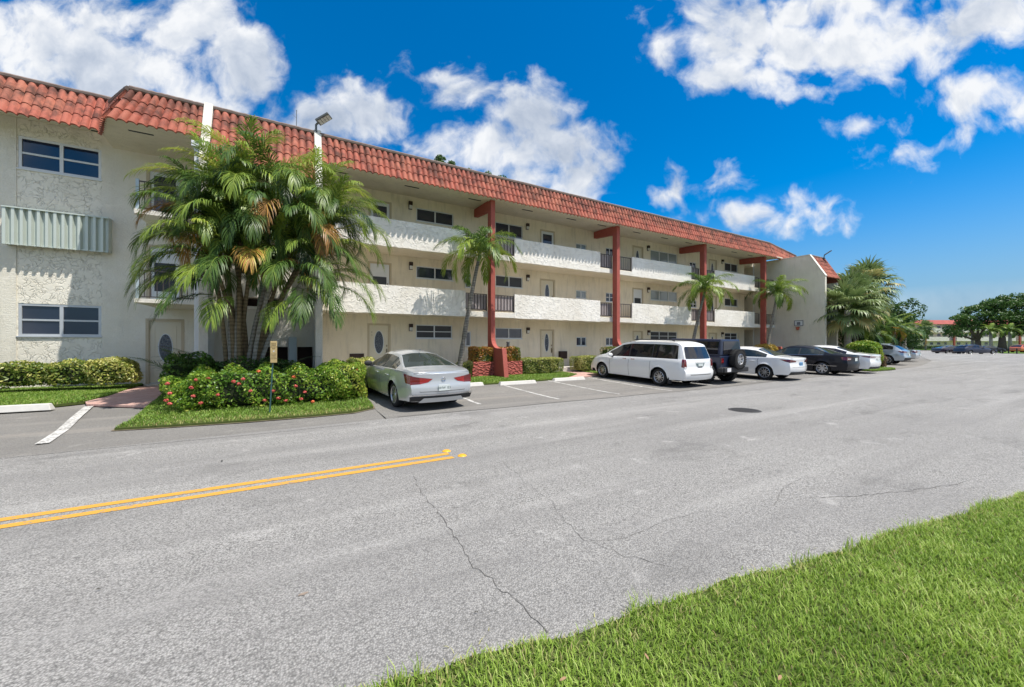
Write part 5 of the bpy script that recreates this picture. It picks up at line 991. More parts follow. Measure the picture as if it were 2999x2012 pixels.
# ---- three leaning palms in front of the columns
def slim_palm(label, b, t, nf, L, seed, sc=1.0, tint=.33):
    T = thing('palm_tree', label, 'palm tree', b, 0, 'slender palms leaning in front of the red columns'); r = np.random.RandomState(seed); b = Vector(b); t = Vector(t); pts = []
    for i in range(15):
        f = i / 14; k = f ** 1.5; sw = math.sin(f * math.pi) * .06; pts.append((b.x + (t.x - b.x) * k + sw, b.y + (t.y - b.y) * k, b.z - .05 + (t.z - b.z + .05) * f))
    m = MB(); m.tube(pts, [(.125 - .055 * (i / 14) ** .8 + (.05 if i == 0 else 0)) * sc for i in range(15)], 12); m.build('trunk', MAT['trunk_mid'], T, smooth=True)
    d = (Vector(pts[-1]) - Vector(pts[-3])).normalized(); tp = Vector(pts[-1]); m = MB(); m.tube([tp - d * .03, tp + d * .12, tp + d * .42], [.062 * sc, .07 * sc, .035 * sc], 10); m.build('crownshaft', MAT['shaft'], T, smooth=True)
    fr = FR(); bp = tp + d * .32; a0 = r.uniform(0, 6)
    for k in range(nf):
        f = k / (nf - 1); az = a0 + k * 2.399; el = R(82 - 58 * f + r.uniform(-5, 5)); frond(fr, r, bp - d * .1 * f, az, el, L * (.85 + .3 * math.sin(f * 3)), R(78 + 75 * f + r.uniform(-10, 10)), 56, .56 * L / 1.9, .034, 1.1, tint + r.uniform(-.1, .22), (54, 20), .2, .08, .02, 1.0, .6)
    fr.build('crown', MAT['palm'], T, T.location); return T
slim_palm('leaning palm in front of the first red column, behind the silver sedan', (5.92, 15.0, .2), (6.82, 15.0, 5.2), 17, 2.0, 71)
slim_palm('leaning palm in front of the third red column, behind the dark offroader', (20.95, 15.0, .3), (22.35, 15.0, 4.7), 16, 2.0, 72)
slim_palm('leaning palm in front of the last red column, right of the offroader', (29.6, 15.0, .35), (31.0, 15.0, 5.1), 16, 2.1, 73)
slim_palm('slim palm with hanging fronds against the right edge of the gable wall', (35.4, 11.9, .35), (36.2, 12.3, 3.3), 9, 2.3, 74, tint=.2).pop('group')
# ---- fan palms
def fan_palm(label, b, h, n, Lp, Rf, seed, lean=(0, 0), dead=.12, tint=.4, grp='fan palms beyond the gable wall'):
    T = thing('fan_palm', label, 'palm tree', b, 0, grp); r = np.random.RandomState(seed); b = Vector(b); pts = [(b.x + lean[0] * (i / 9) ** 1.3, b.y + lean[1] * i / 9, b.z - .1 + h * i / 9) for i in range(10)]
    m = MB(); m.tube(pts, [.22 - .05 * i / 9 for i in range(10)], 12); m.build('trunk', MAT['trunk_grey'], T, smooth=True); fr = FR(); tp = np.array(pts[-1])
    for k in range(n):
        f = k / (n - 1); el = R(85 - 135 * f); dd = r.rand() < dead * 2 * f; fan(fr, r, tp + np.array([0, 0, .2 - .3 * f]), k * 2.399, el, Lp * r.uniform(.8, 1.15), Rf * r.uniform(.85, 1.1), (.9 if dd else tint + r.uniform(-.2, .2)), droop=.5 + .9 * f)
    fr.build('crown', MAT['fan'], T, T.location)
fan_palm('broad fan palm with a pale trunk right of the gable wall', (37.0, 12.9, .3), 4.85, 46, 1.25, 1.35, 81, (.5, 0))
fan_palm('fan palm crown merging with the left side of the broad fan palm', (34.9, 12.2, .3), 3.9, 34, 1.2, 1.25, 82)
fan_palm('tallest fan palm, standing furthest right with some straw coloured fronds', (42.9, 13.8, .3), 6.3, 44, 1.35, 1.5, 83, (.6, 0), .3)
fan_palm('lower fan palm behind the trunk of the tallest one', (40.6, 13.3, .3), 4.9, 30, 1.2, 1.3, 84, dead=.2)
# ---- undergrowth and leafy trees
def tree(name, label, b, blobs, mat, n, size, seed, trunk_r=.2, cat='tree', grp=None, tint=.45, split=.45, nl=1):
    T = thing(name, label, cat, b, 0, grp); r = np.random.RandomState(seed); fr = FR(); b = Vector(b)
    for (c, h) in blobs:
        c = np.array(b) + np.array(c); h = np.array(h); k = max(4, int(6 * nl)); vol = h.prod() ** (2 / 3)
        for s in range(k * 2):
            u = nrm(r.normal(0, 1, (1, 3)))[0]; cc = c + u * h * r.uniform(.45, .95); hh = h * r.uniform(.28, .5); m_ = int(n * vol / (k * 2)); N = nrm(r.normal(0, 1, (m_, 3))); N[:, 2] = np.abs(N[:, 2]) * r.choice([1, 1, -.5], m_); N = nrm(N)
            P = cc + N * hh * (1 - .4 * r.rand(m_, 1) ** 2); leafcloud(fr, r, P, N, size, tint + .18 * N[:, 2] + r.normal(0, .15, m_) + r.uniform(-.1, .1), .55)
    fr.build('crown', mat, T, T.location); m = MB(); fk = Vector((0, 0, min(c[2] - h[2] * .5 for c, h in blobs) * split * 1.5)) + b
    m.tube([b - Vector((0, 0, .1)), b + (fk - b) * .5 + Vector((.1, 0, 0)), fk], [trunk_r * 1.35, trunk_r, trunk_r * .85], 10)
    for (c, h) in blobs: m.tube([fk, fk.lerp(b + Vector(c), .5) + Vector((0, 0, -.2)), b + Vector(c)], [trunk_r * .6, trunk_r * .35, trunk_r * .12], 7)
    m.build('trunk', MAT['bark'], T, smooth=True); return T
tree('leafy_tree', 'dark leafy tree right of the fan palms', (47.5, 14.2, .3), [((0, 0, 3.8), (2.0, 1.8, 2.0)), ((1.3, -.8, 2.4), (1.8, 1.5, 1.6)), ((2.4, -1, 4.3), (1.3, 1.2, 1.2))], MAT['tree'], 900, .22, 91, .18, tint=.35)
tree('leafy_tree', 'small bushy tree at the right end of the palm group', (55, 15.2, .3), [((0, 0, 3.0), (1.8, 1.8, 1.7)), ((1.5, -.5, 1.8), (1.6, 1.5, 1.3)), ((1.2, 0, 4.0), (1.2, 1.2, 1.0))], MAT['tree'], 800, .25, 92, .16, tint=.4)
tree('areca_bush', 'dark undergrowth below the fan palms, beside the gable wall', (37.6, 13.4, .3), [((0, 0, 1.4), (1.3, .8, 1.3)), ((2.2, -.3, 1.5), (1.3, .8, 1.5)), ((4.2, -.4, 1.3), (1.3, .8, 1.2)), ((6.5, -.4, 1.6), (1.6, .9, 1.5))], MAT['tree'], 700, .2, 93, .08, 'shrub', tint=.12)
r9 = np.random.RandomState(95)
for (x, y, h) in ((37.2, 12.4, 2.6), (39.5, 12.3, 2.4), (40.4, 12.9, 3.3), (42.5, 12.6, 2.8), (44.6, 12.9, 3.2), (46.2, 12.8, 2.9), (48.2, 13.0, 3.0), (50.2, 13.2, 2.7)):
    yl = x > 44
    T = thing('areca_palm', 'low areca palm with a hanging yellow frond right of the fan palm trunks' if yl else 'low dark areca palm between the fan palm trunks', 'palm tree', (x, y, .2), 0, 'yellowing areca palms right of the fan palms' if yl else 'dark areca palms among the fan palms'); fr = FR(); mt = MB(); mt.tube([(x, y, .2), (x + .1, y, h)], [.07, .05], 7)
    for k in range(11): frond(fr, r9, (x + .1, y, h - .2), k * 2.399 + x, R(85 - 6 * k), 2.1, R(60 + 9 * k), 26, .55, .07, .5, (.85 if (k == 10 and yl) else .25 + r9.uniform(-.18, .22)), (62, 22), .25, .15, .03)
    fr.build('crown', MAT['palm'], T, T.location); mt.build('trunk', MAT['trunk'], T, smooth=True)
# tree tops showing above the main roof
for i, (x, y, z, blobs) in enumerate(((11.7, 33, 0, [((0, 0, 17.6), (1.0, 1.0, .9)), ((-.5, 0, 17.2), (1.0, .8, .7))]), (13.7, 33, 0, [((0, 0, 17.4), (.75, .8, .7)), ((.3, 0, 17.0), (.8, .8, .6))]), (16.4, 33, 0, [((-.5, 0, 17.5), (.7, .7, .6)), ((.6, 0, 17.45), (.8, .7, .6))]))):
    tree('tree', ['largest tree top showing above the red roof', 'small tree top right of the largest one above the roof', 'pair of low leaf tufts furthest right above the roof'][i], (x, y, z), blobs, MAT['tree'], 1500, .20, 100 + i, .12, grp='tree tops behind the main roof', tint=.5)
# far trees across the junction
def fpt(px, D): p = far_pt(px, D); return (p[0], p[1], 0)
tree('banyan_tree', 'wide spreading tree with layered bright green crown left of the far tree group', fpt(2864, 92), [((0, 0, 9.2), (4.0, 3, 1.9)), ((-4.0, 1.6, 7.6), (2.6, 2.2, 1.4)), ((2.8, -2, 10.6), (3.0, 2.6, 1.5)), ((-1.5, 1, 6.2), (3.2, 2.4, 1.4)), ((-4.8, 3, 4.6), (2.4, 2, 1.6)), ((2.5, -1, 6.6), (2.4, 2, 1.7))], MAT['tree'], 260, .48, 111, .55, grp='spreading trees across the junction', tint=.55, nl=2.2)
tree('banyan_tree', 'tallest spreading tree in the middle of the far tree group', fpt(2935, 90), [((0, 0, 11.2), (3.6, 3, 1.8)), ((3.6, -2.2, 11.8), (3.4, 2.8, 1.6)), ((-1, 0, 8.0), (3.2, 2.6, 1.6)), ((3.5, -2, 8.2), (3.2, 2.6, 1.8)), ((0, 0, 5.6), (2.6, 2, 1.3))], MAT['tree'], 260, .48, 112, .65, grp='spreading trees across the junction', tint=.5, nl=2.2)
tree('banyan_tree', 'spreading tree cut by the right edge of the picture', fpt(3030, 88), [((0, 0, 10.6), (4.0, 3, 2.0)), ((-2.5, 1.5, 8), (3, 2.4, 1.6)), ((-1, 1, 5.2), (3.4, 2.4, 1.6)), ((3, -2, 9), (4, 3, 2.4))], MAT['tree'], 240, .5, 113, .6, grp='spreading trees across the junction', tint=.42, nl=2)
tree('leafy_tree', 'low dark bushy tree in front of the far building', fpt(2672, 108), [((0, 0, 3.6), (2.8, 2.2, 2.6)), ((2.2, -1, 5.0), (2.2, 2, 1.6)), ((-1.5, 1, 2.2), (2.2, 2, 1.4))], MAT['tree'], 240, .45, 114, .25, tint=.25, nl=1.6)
fan_palm('small fan palm with a reddish trunk in front of the far building', fpt(2711, 110), 6.2, 30, 1.2, 1.7, 115, grp='fan palms beyond the gable wall')
for i, px in enumerate((2902, 2958, 2848)):
    p = fpt(px, 84 if i < 2 else 96); T = thing('palm_tree', ['pale trunked palm under the middle of the far trees', 'pale trunked palm at the right of the far tree group', 'slim palm below the left far tree'][i], 'palm tree', p, 0, 'palms under the far trees'); m = MB(); m.tube([(p[0], p[1], -.1), (p[0], p[1], 4.4)], [.34, .24], 10); m.build('trunk', MAT['trunk_grey'], T, smooth=True)
    fr = FR()
    for k in range(13): frond(fr, r9, (p[0], p[1], 4.5), k * 2.399, R(80 - 6 * k), 2.3, R(60 + 7 * k), 20, .7, .12, .5, .28 + r9.uniform(-.1, .15), (60, 25), .25, .12, .05)
    fr.build('crown', MAT['palm'], T, T.location)
a1, a2, a3, a4 = far_pt(2620, 118), far_pt(3300, 118), far_pt(3300, 129), far_pt(2600, 129)
gl = sheet('lawn', [a1, a2, a3, a4], .06, MAT['fargrass'], 8, .1); tag(gl, kind='structure')
b1, b2, b3, b4 = far_pt(2935, 66), far_pt(3400, 60), far_pt(3400, 110), far_pt(2900, 90)
tag(sheet('lawn', [b1, b2, b3, b4], .07, MAT['fargrass'], 8, .1), kind='structure')
for i, px in enumerate((2700, 2760, 2790)): 
    p = far_pt(px, 121); hedge('hedge', ['low hedge at the foot of the far building, left', 'low hedge at the foot of the far building, middle', 'low hedge at the foot of the far building, right'][i], 'hedge', (p[0], p[1], .6), (3, 1, .55), MAT['tree'], 900, .3, 130 + i, rot=FA, grp='low hedges of the far building', base_t=.35)
for i, (px, D) in enumerate(((2936, 66), (2954, 66), (2978, 64))):
    x, y = far_pt(px, D); m = MB(); m.lathe([(.0, .95), (.09, .93), (.10, .85), (.08, .8), (.085, 0)], (x, y, 0), 12); tag(m.build('bollard', MAT['black'], loc=(x, y, 0)), ['black bollard on the far grass, leftmost', 'black bollard on the far grass, middle', 'black bollard on the far grass, rightmost'][i], 'bollard', 'bollards on the far grass')
# ================================================================ CARS
def mk_paint2(name, c, metal=.0, rough=.28, coat=1.0):
    n = NT(name); f = n.noise(n.co(), 1.5, 3); n.set(n.mix(f, c, tuple(x * .93 for x in c)), rough, metal, .5, coat); return n.m
P_SILVER = mk_paint2('silver metallic paint', (.60, .63, .66), .55, .30); P_WHITE = mk_paint2('white car paint', (.83, .83, .82), 0, .25); P_BLACK = mk_paint2('black blue car paint', (.005, .006, .012), 0, .4, .22); P_BLACK.node_tree.nodes['Principled BSDF'].inputs['Specular IOR Level'].default_value = .25
P_NAVY = mk_paint2('navy car paint', (.012, .020, .050), 0, .4, .4); P_GREY = mk_paint2('blue silver paint', (.40, .46, .53), .5, .3); P_LSILV = mk_paint2('light silver paint', (.55, .58, .61), .5, .3); P_MAROON = mk_paint2('dark maroon paint', (.03, .02, .035), .2, .25); P_ORANGE = mk_paint2('orange paint', (.6, .13, .04))
def mk_cglass(name, c):
    n = NT(name); n.set(n.mix(n.noise(n.co(), 4, 3), c, tuple(x * 2.5 + .01 for x in c)), .03, 0, .7); return n.m
G_CAR = mk_cglass('tinted car glass', (.008, .012, .012)); G_CLEAR = mk_cglass('light car glass', (.014, .019, .018)); G_DARK = mk_cglass('privacy glass', (.005, .005, .007))
M_TYRE = plain('tyre rubber', (.018, .018, .018), .85, var=.3); M_RIM = plain('alloy wheel', (.55, .55, .56), .28, .85, var=.05); M_RED = plain('red lamp lens', (.13, .004, .007), .12, coat=1, var=.3, vs=14); M_REDL = plain('bright red lamp lens', (.28, .010, .012), .12, coat=1); M_CLEAR = plain('clear lamp lens', (.75, .74, .74), .1, coat=1)
M_TRIM = plain('dark bumper plastic', (.03, .03, .032), .6); M_CHROME = plain('chrome', (.7, .7, .72), .12, 1.0, var=.02); M_SEAM = plain('panel gap', (.02, .02, .02), .8); M_PLATE = plain('licence plate', (.62, .66, .64), .5); M_PLATEB = plain('blue licence plate', (.15, .32, .55), .5); M_INK = plain('plate ink', (.03, .07, .06), .5); M_UNDER = plain('car underside', (.008, .008, .008), .95)
def smooth_curve(pts, xs, win=3):
    px, pz = [p[0] for p in pts], [p[1] for p in pts]; fx = np.linspace(px[0], px[-1], 400); z = np.interp(fx, px, pz); k = win * 2 + 1; ker = np.hanning(k + 2)[1:-1]; ker /= ker.sum()
    zp = np.concatenate([np.full(win, z[0]), z, np.full(win, z[-1])]); z2 = np.convolve(zp, ker, 'valid'); return np.interp(xs, fx, z2)
class Car:
    def __init__(s, **k): s.__dict__.update(k)
    def setup(s):
        L = s.L; s.xr = -L / 2; s.xf = L / 2; s.ax = [s.xr + s.ro, s.xf - s.fo]
        xs = list(np.linspace(s.xr, s.xf, 62))
        for a in s.ax:
            for d in np.linspace(-s.ra, s.ra, 17): xs.append(a + d)
        for (a, b) in s.side_win + [s.ws, s.bl]: xs += [a, b]
        xs = sorted(xs); o = [xs[0]]
        for x in xs[1:]:
            if x - o[-1] > .012: o.append(x)
        s.xs = np.array(o); s.xs[-1] = s.xf
        s.zt = smooth_curve([(s.xr + p[0], p[1]) for p in s.top], s.xs, s.sw); s.zb = smooth_curve([(s.xr + p[0], p[1]) for p in s.belt], s.xs, s.sw); s.pw = smooth_curve([(s.xr + p[0], p[1]) for p in s.plan], s.xs, 4)
        s.zt = np.maximum(s.zt, s.zb + .012)
    def zlow(s, x):
        z = s.sill
        if x < s.ax[0]: z = s.sill + (s.rlow - s.sill) * min(1, (s.ax[0] - x) / (s.ro * .7))
        if x > s.ax[1]: z = s.sill + (s.flow - s.sill) * min(1, (x - s.ax[1]) / (s.fo * .7))
        for a in s.ax:
            d = abs(x - a)
            if d < s.ra: z = max(z, s.wr + math.sqrt(max(0, s.ra ** 2 - d * d)))
        return z
    def yside(s, x, z):
        zb = float(np.interp(x, s.xs, s.zb)); pw = float(np.interp(x, s.xs, s.pw)); t = (z - s.sill) / max(.05, zb - s.sill); t = max(0, min(1, t))
        pr = .935 + .065 * math.sin(min(1, t / .62) * math.pi / 2) - .055 * max(0, (t - .62) / .38) ** 1.6
        fl = 0
        for a in s.ax:
            d = math.hypot(x - a, z - s.wr); fl = max(fl, .022 * max(0, 1 - abs(d - s.ra) / .11)) if d > s.ra - .02 else fl
        cr = getattr(s, 'crease', None)
        if cr: fl += .012 * math.exp(-((z - cr - (x * .03)) / .035) ** 2)
        return s.W / 2 * pw * pr + fl - .004
    def endx(s, z, rear=True):
        pr = s.rear if rear else s.front; return float(np.interp(z, [p[0] for p in pr], [p[1] for p in pr]))
    def warp(s, x, y, z):
        dr = max(0, 1 - (x - s.xr) / .55); df = max(0, 1 - (s.xf - x) / .55)
        if dr > 0: x += s.endx(z, True) * dr ** 1.5
        if df > 0: x -= s.endx(z, False) * df ** 1.5
        return x
    def rearpt(s, y, z, off=.006):
        wE = s.yside(s.xr, min(z, float(s.zb[0]))); q = max(-1, min(1, y / wE)); x = s.xr + s.endx(z) - s.rb * (1 - q * q) - off; return (x, y, z)
    def frontpt(s, y, z, off=.006):
        wE = s.yside(s.xf, min(z, float(s.zb[-1]))); q = max(-1, min(1, y / wE)); x = s.xf - s.endx(z, False) + s.fb * (1 - q * q) + off; return (x, y, z)
    def sidept(s, x, z, sg=1, off=.004):
        zb = float(np.interp(x, s.xs, s.zb))
        if z > zb: y = s.ygreen(x, z)
        else: y = s.yside(x, z)
        return (s.warp(x, y, z), sg * (y + off), z)
    def ygreen(s, x, z):
        zb = float(np.interp(x, s.xs, s.zb)); zt = float(np.interp(x, s.xs, s.zt)); h = zt - zb; g = max(0, min(1, h / s.gh)); yb = s.yside(x, zb) - .02 * g; ye = yb + (s.W / 2 * s.roofw - yb) * g * 1.0; ze = zt - (.075 * g + .02 * (1 - g)) * min(1, h / .1)
        t = max(0, min(1, (z - zb) / max(.01, ze - zb))); return yb + (ye - yb) * t ** 1.15
    def ring(s, i):
        x = float(s.xs[i]); zb = float(s.zb[i]); zt = float(s.zt[i]); zl = min(s.zlow(x), zb - .05); P = []
        for k in range(8): z = zl + (zb - zl) * k / 7; P.append((x, s.yside(x, z), z))
        h = zt - zb; g = max(0, min(1, h / s.gh)); yb = P[-1][1] - .02 * g; ye = yb + (s.W / 2 * s.roofw - yb) * g; ze = zt - (.075 * g + .02 * (1 - g)) * min(1, h / .1)
        for t in (.06, .14, .5, .88, 1.0): P.append((x, yb + (ye - yb) * t ** 1.15, zb + (ze - zb) * t))
        for t in (.93, .8, .62, .42, .21, 0): P.append((x, ye * t, ze + (zt - ze) * (1 - t ** 2.2)))
        return [(s.warp(*p), p[1], p[2]) for p in P]
    def body(s, T):
        s.setup(); n = len(s.xs); rings = [s.ring(i) for i in range(n)]; K = len(rings[0]); V = []
        for r in rings:
            for p in r: V.append(p)
        for r in rings:
            for p in r: V.append((p[0], -p[1], p[2]))
        bf, bm, wf = [], [], {}
        def seg(i):
            x = (s.xs[i] + s.xs[i + 1]) / 2; return x
        for i in range(n - 1):
            x = seg(i); h = (s.zt[i] + s.zt[i + 1]) / 2 - (s.zb[i] + s.zb[i + 1]) / 2
            for k in range(K - 1):
                for sd in (0, 1):
                    o = sd * n * K; q = (o + i * K + k, o + (i + 1) * K + k, o + (i + 1) * K + k + 1, o + i * K + k + 1)
                    if sd == 0: q = q[::-1]
                    glass = None; mi = 0
                    if 8 <= k <= 10 and h > .06:
                        for w, (a, b) in enumerate(s.side_win):
                            if a < x < b: glass = ('side', w, sd)
                        if glass is None and s.side_win[0][0] < x < s.side_win[-1][1]: mi = 1
                    if k >= 13:
                        if s.ws[0] < x < s.ws[1]: glass = ('windshield', 0, 0)
                        if s.bl and s.bl[0] < x < s.bl[1]: glass = ('rear_window', 0, 0)
                    if glass: wf.setdefault(glass, []).append(q)
                    else: bf.append(q); bm.append(mi)
        # end caps
        for end, i in ((0, 0), (1, n - 1)):
            rows = []; M_ = 12
            for k in range(K - 1):
                p = rings[i][k]; row = []
                for j in range(M_ + 1):
                    y = p[1] * (1 - 2 * j / M_)
                    if j == 0: row.append(i * K + k)
                    elif j == M_: row.append(n * K + i * K + k)
                    else:
                        q = abs(y) / max(.01, rings[i][min(k, 7)][1]); b = (s.rb if end == 0 else -s.fb) * (1 - q * q) * (1 if k < 8 else max(0, 1 - (k - 7) / 8)); zz = p[2] + ((rings[i][K - 1][2] - p[2]) * (1 - q ** 2) * .0)
                        V.append((p[0] - b, y, zz)); row.append(len(V) - 1)
                rows.append(row)
            for k in range(K - 2):
                for j in range(M_):
                    q = (rows[k][j], rows[k][j + 1], rows[k + 1][j + 1], rows[k + 1][j]); bf.append(q if end == 0 else q[::-1]); bm.append(0)
        def mk(name, F, mats, mi=None, smooth=True):
            used = sorted({v for f in F for v in f}); mp = {v: a for a, v in enumerate(used)}; m = MB(); m.add([V[v] for v in used], [tuple(mp[v] for v in f) for f in F]); m.m = mi or [0] * len(F); return m.build(name, mats, T, smooth=smooth, auto=38)
        b = mk('body', bf, [s.paint, M_TRIM], bm)
        for g, F in wf.items(): mk('side_window' if g[0] == 'side' else g[0], F, s.glass2 if (g[0] == 'side' and g[1] < s.dark_from) or g[0] == 'rear_window' else s.glass)
        m = MB(); m.box(s.xr + .25, s.xf - .25, -s.W / 2 + .12, s.W / 2 - .12, s.sill + .02, s.sill + .16)
        for a in s.ax: m.box(a - s.ra, a + s.ra, -s.W / 2 + .26, s.W / 2 - .26, s.sill, s.wr * 2 + .05)
        for a in s.ax:
            for sg in (1, -1):
                vs = []; N_ = 14
                for j in range(N_ + 1):
                    an = math.pi * j / N_; vs += [(a + (s.ra + .004) * math.cos(an), sg * (s.W / 2 - .06), s.wr + (s.ra + .004) * math.sin(an)), (a + (s.ra + .004) * math.cos(an), sg * (s.W / 2 - .30), s.wr + (s.ra + .004) * math.sin(an))]
                m.add(vs, [(2 * j, 2 * j + 1, 2 * j + 3, 2 * j + 2) for j in range(N_)])
        m.build('underbody', M_UNDER, T); s.T = T; return b
    def patch(s, name, fn, quads, mat, nu=8, nv=4, par=None, off=.006, mats=None):
        m = MB()
        for qi, q in enumerate(quads):
            vs = []
            for j in range(nv + 1):
                for i in range(nu + 1):
                    u, v = i / nu, j / nv; a = [q[0][c] * (1 - u) + q[1][c] * u for c in (0, 1)]; b = [q[3][c] * (1 - u) + q[2][c] * u for c in (0, 1)]; vs.append(fn(a[0] * (1 - v) + b[0] * v, a[1] * (1 - v) + b[1] * v, off))
            m.add(vs, [(j * (nu + 1) + i, j * (nu + 1) + i + 1, (j + 1) * (nu + 1) + i + 1, (j + 1) * (nu + 1) + i) for j in range(nv) for i in range(nu)], qi if mats else 0)
        return m.build(name, mats or mat, par or s.T, smooth=True)
    def wheels(s, spokes=10, dark=False, twist=0):
        w = .215; first = None
        for i, a in enumerate(s.ax):
            for sg in (1, -1):
                y0 = sg * (s.W / 2 - .035 - w / 2); W_ = bpy.data.objects.new('wheel', None); COL.objects.link(W_); W_.parent = s.T; W_.location = (a, y0, s.wr); W_.rotation_euler = (0, 0, 0 if sg > 0 else math.pi); R_ = s.wr; rm = R_ * s.rimf
                if first is None:
                    m = MB(); m.lathe([(rm, -w / 2 + .01), (rm + .02, -w / 2), (R_ - .03, -w / 2 + .005), (R_ - .006, -w / 2 + .03), (R_, -w / 4), (R_, w / 4), (R_ - .006, w / 2 - .03), (R_ - .03, w / 2 - .005), (rm + .02, w / 2), (rm, w / 2 - .012)], (0, 0, 0), 36, 'y'); ty = m.build('tyre', M_TYRE, None, smooth=True); ty.parent = W_
                    m = MB(); m.lathe([(rm, w / 2 - .012), (rm - .014, w / 2 - .004), (rm - .026, w / 2 - .02), (rm - .03, -w / 2 + .02)], (0, 0, 0), 36, 'y'); m.lathe([(0, w / 2 - .028), (.045, w / 2 - .030), (.06, w / 2 - .045), (.06, w / 2 - .07)], (0, 0, 0), 16, 'y')
                    for k in range(spokes):
                        an = 2 * math.pi * (k // 2 * 2 + (.32 if k % 2 else -.32) + .5) / spokes if twist else 2 * math.pi * k / spokes; c, s_ = math.cos(an), math.sin(an); ri, ro = .04, rm - .018; hw, hw2 = .017, .013
                        pts = []
                        for (r_, h_, y_) in ((ri, hw, w / 2 - .045), (ro, hw2, w / 2 - .028)):
                            for q in (-1, 1): pts.append((r_ * c - q * h_ * s_, y_, r_ * s_ + q * h_ * c)); 
                        p2 = [(x, y - .035, z) for x, y, z in pts]; m.add(pts + p2, [(0, 1, 3, 2), (0, 2, 6, 4), (1, 5, 7, 3), (4, 6, 7, 5)])
                    ri_ = m.build('rim', M_RIM, None, smooth=False); ri_.parent = W_
                    m = MB(); m.lathe([(0, w / 2 - .10), (rm - .03, w / 2 - .10)], (0, 0, 0), 24, 'y'); hb = m.build('hub', M_UNDER, None); hb.parent = W_; m = None; first = (ty, ri_, hb)
                else:
                    for o in first: c_ = o.copy(); COL.objects.link(c_); c_.parent = W_
    def seams(s, xs, handles, hz):
        m = MB()
        for x in xs:
            zb = float(np.interp(x, s.xs, s.zb))
            for sg in (1, -1):
                vs = []; N_ = 8; z0 = s.zlow(x) + .04
                for j in range(N_ + 1):
                    z = z0 + (zb - z0) * j / N_; xx = x + s.seam_bow * math.sin(math.pi * j / N_) ; 
                    for d in (-.006, .006): vs.append(s.sidept(xx + d, z, sg, .0025))
                m.add(vs, [(2 * j, 2 * j + 1, 2 * j + 3, 2 * j + 2) for j in range(N_)])
        m.build('door_seams', M_SEAM, s.T)
        for x in handles:
            for sg in (1, -1):
                p = s.sidept(x, hz, sg, .018); m = MB(); m.box(x - .10, x + .10, p[1] - .014, p[1] + .014, hz - .014, hz + .014); h = m.build('door_handle', s.paint if s.hpaint else M_CHROME, s.T, bevel=.008)
    def mirrors(s, x, mat=None):
        for sg in (1, -1):
            zb = float(np.interp(x, s.xs, s.zb)); y = s.yside(x, zb); b = bmesh.new(); bmesh.ops.create_uvsphere(b, u_segments=16, v_segments=10, radius=1); me = bpy.data.meshes.new('side_mirror')
            for v in b.verts: v.co = (v.co.x * .075 * (1.2 if v.co.x > 0 else .5) + x, sg * (y + .13) + v.co.y * .125, zb + .085 + v.co.z * .082)
            for f in b.faces: f.smooth = True
            b.to_mesh(me); b.free(); me.materials.append(mat or s.paint); o = bpy.data.objects.new('side_mirror', me); COL.objects.link(o); o.parent = s.T
            m = MB(); m.box(x - .025, x + .03, min(sg * (y - .03), sg * (y + .07)), max(sg * (y - .03), sg * (y + .07)), zb - .01, zb + .05); q = m.build('mirror_arm', M_TRIM, s.T); q.parent = o
    def plate(s, z, y=0, w=.30, h=.15, mat=None, txt='', off=.02):
        p = s.rearpt(y, z, off); m = MB(); m.box(p[0] - .008, p[0] + .004, y - w / 2, y + w / 2, z - h / 2, z + h / 2); o = m.build('licence_plate', mat or M_PLATE, s.T, bevel=.003)
        if txt: q = text_obj(txt, .085, (p[0] - .0085, y, z - .005), (R(90), 0, R(-90)), M_INK, s.T, 'plate_lettering'); q.parent = o
def place_car(name, label, cat, X, Y, head, grp='cars parked nose in along the building'):
    # X, Y = middle of the rear axle; head = heading in degrees from +X
    t = thing(name, label, cat, (X, Y, gz(X, Y) + .004), R(head), grp); dx, dy = math.cos(R(head)), math.sin(R(head)); zf = gz(X + dx * 2.8, Y + dy * 2.8); t.rotation_euler = (0, -math.atan2(zf - gz(X, Y), 2.8), R(head)); return t
def shift_to_axle(T, car):   # the thing's origin is the rear axle
    for o in T.children: o.location.x -= car.ax[0]
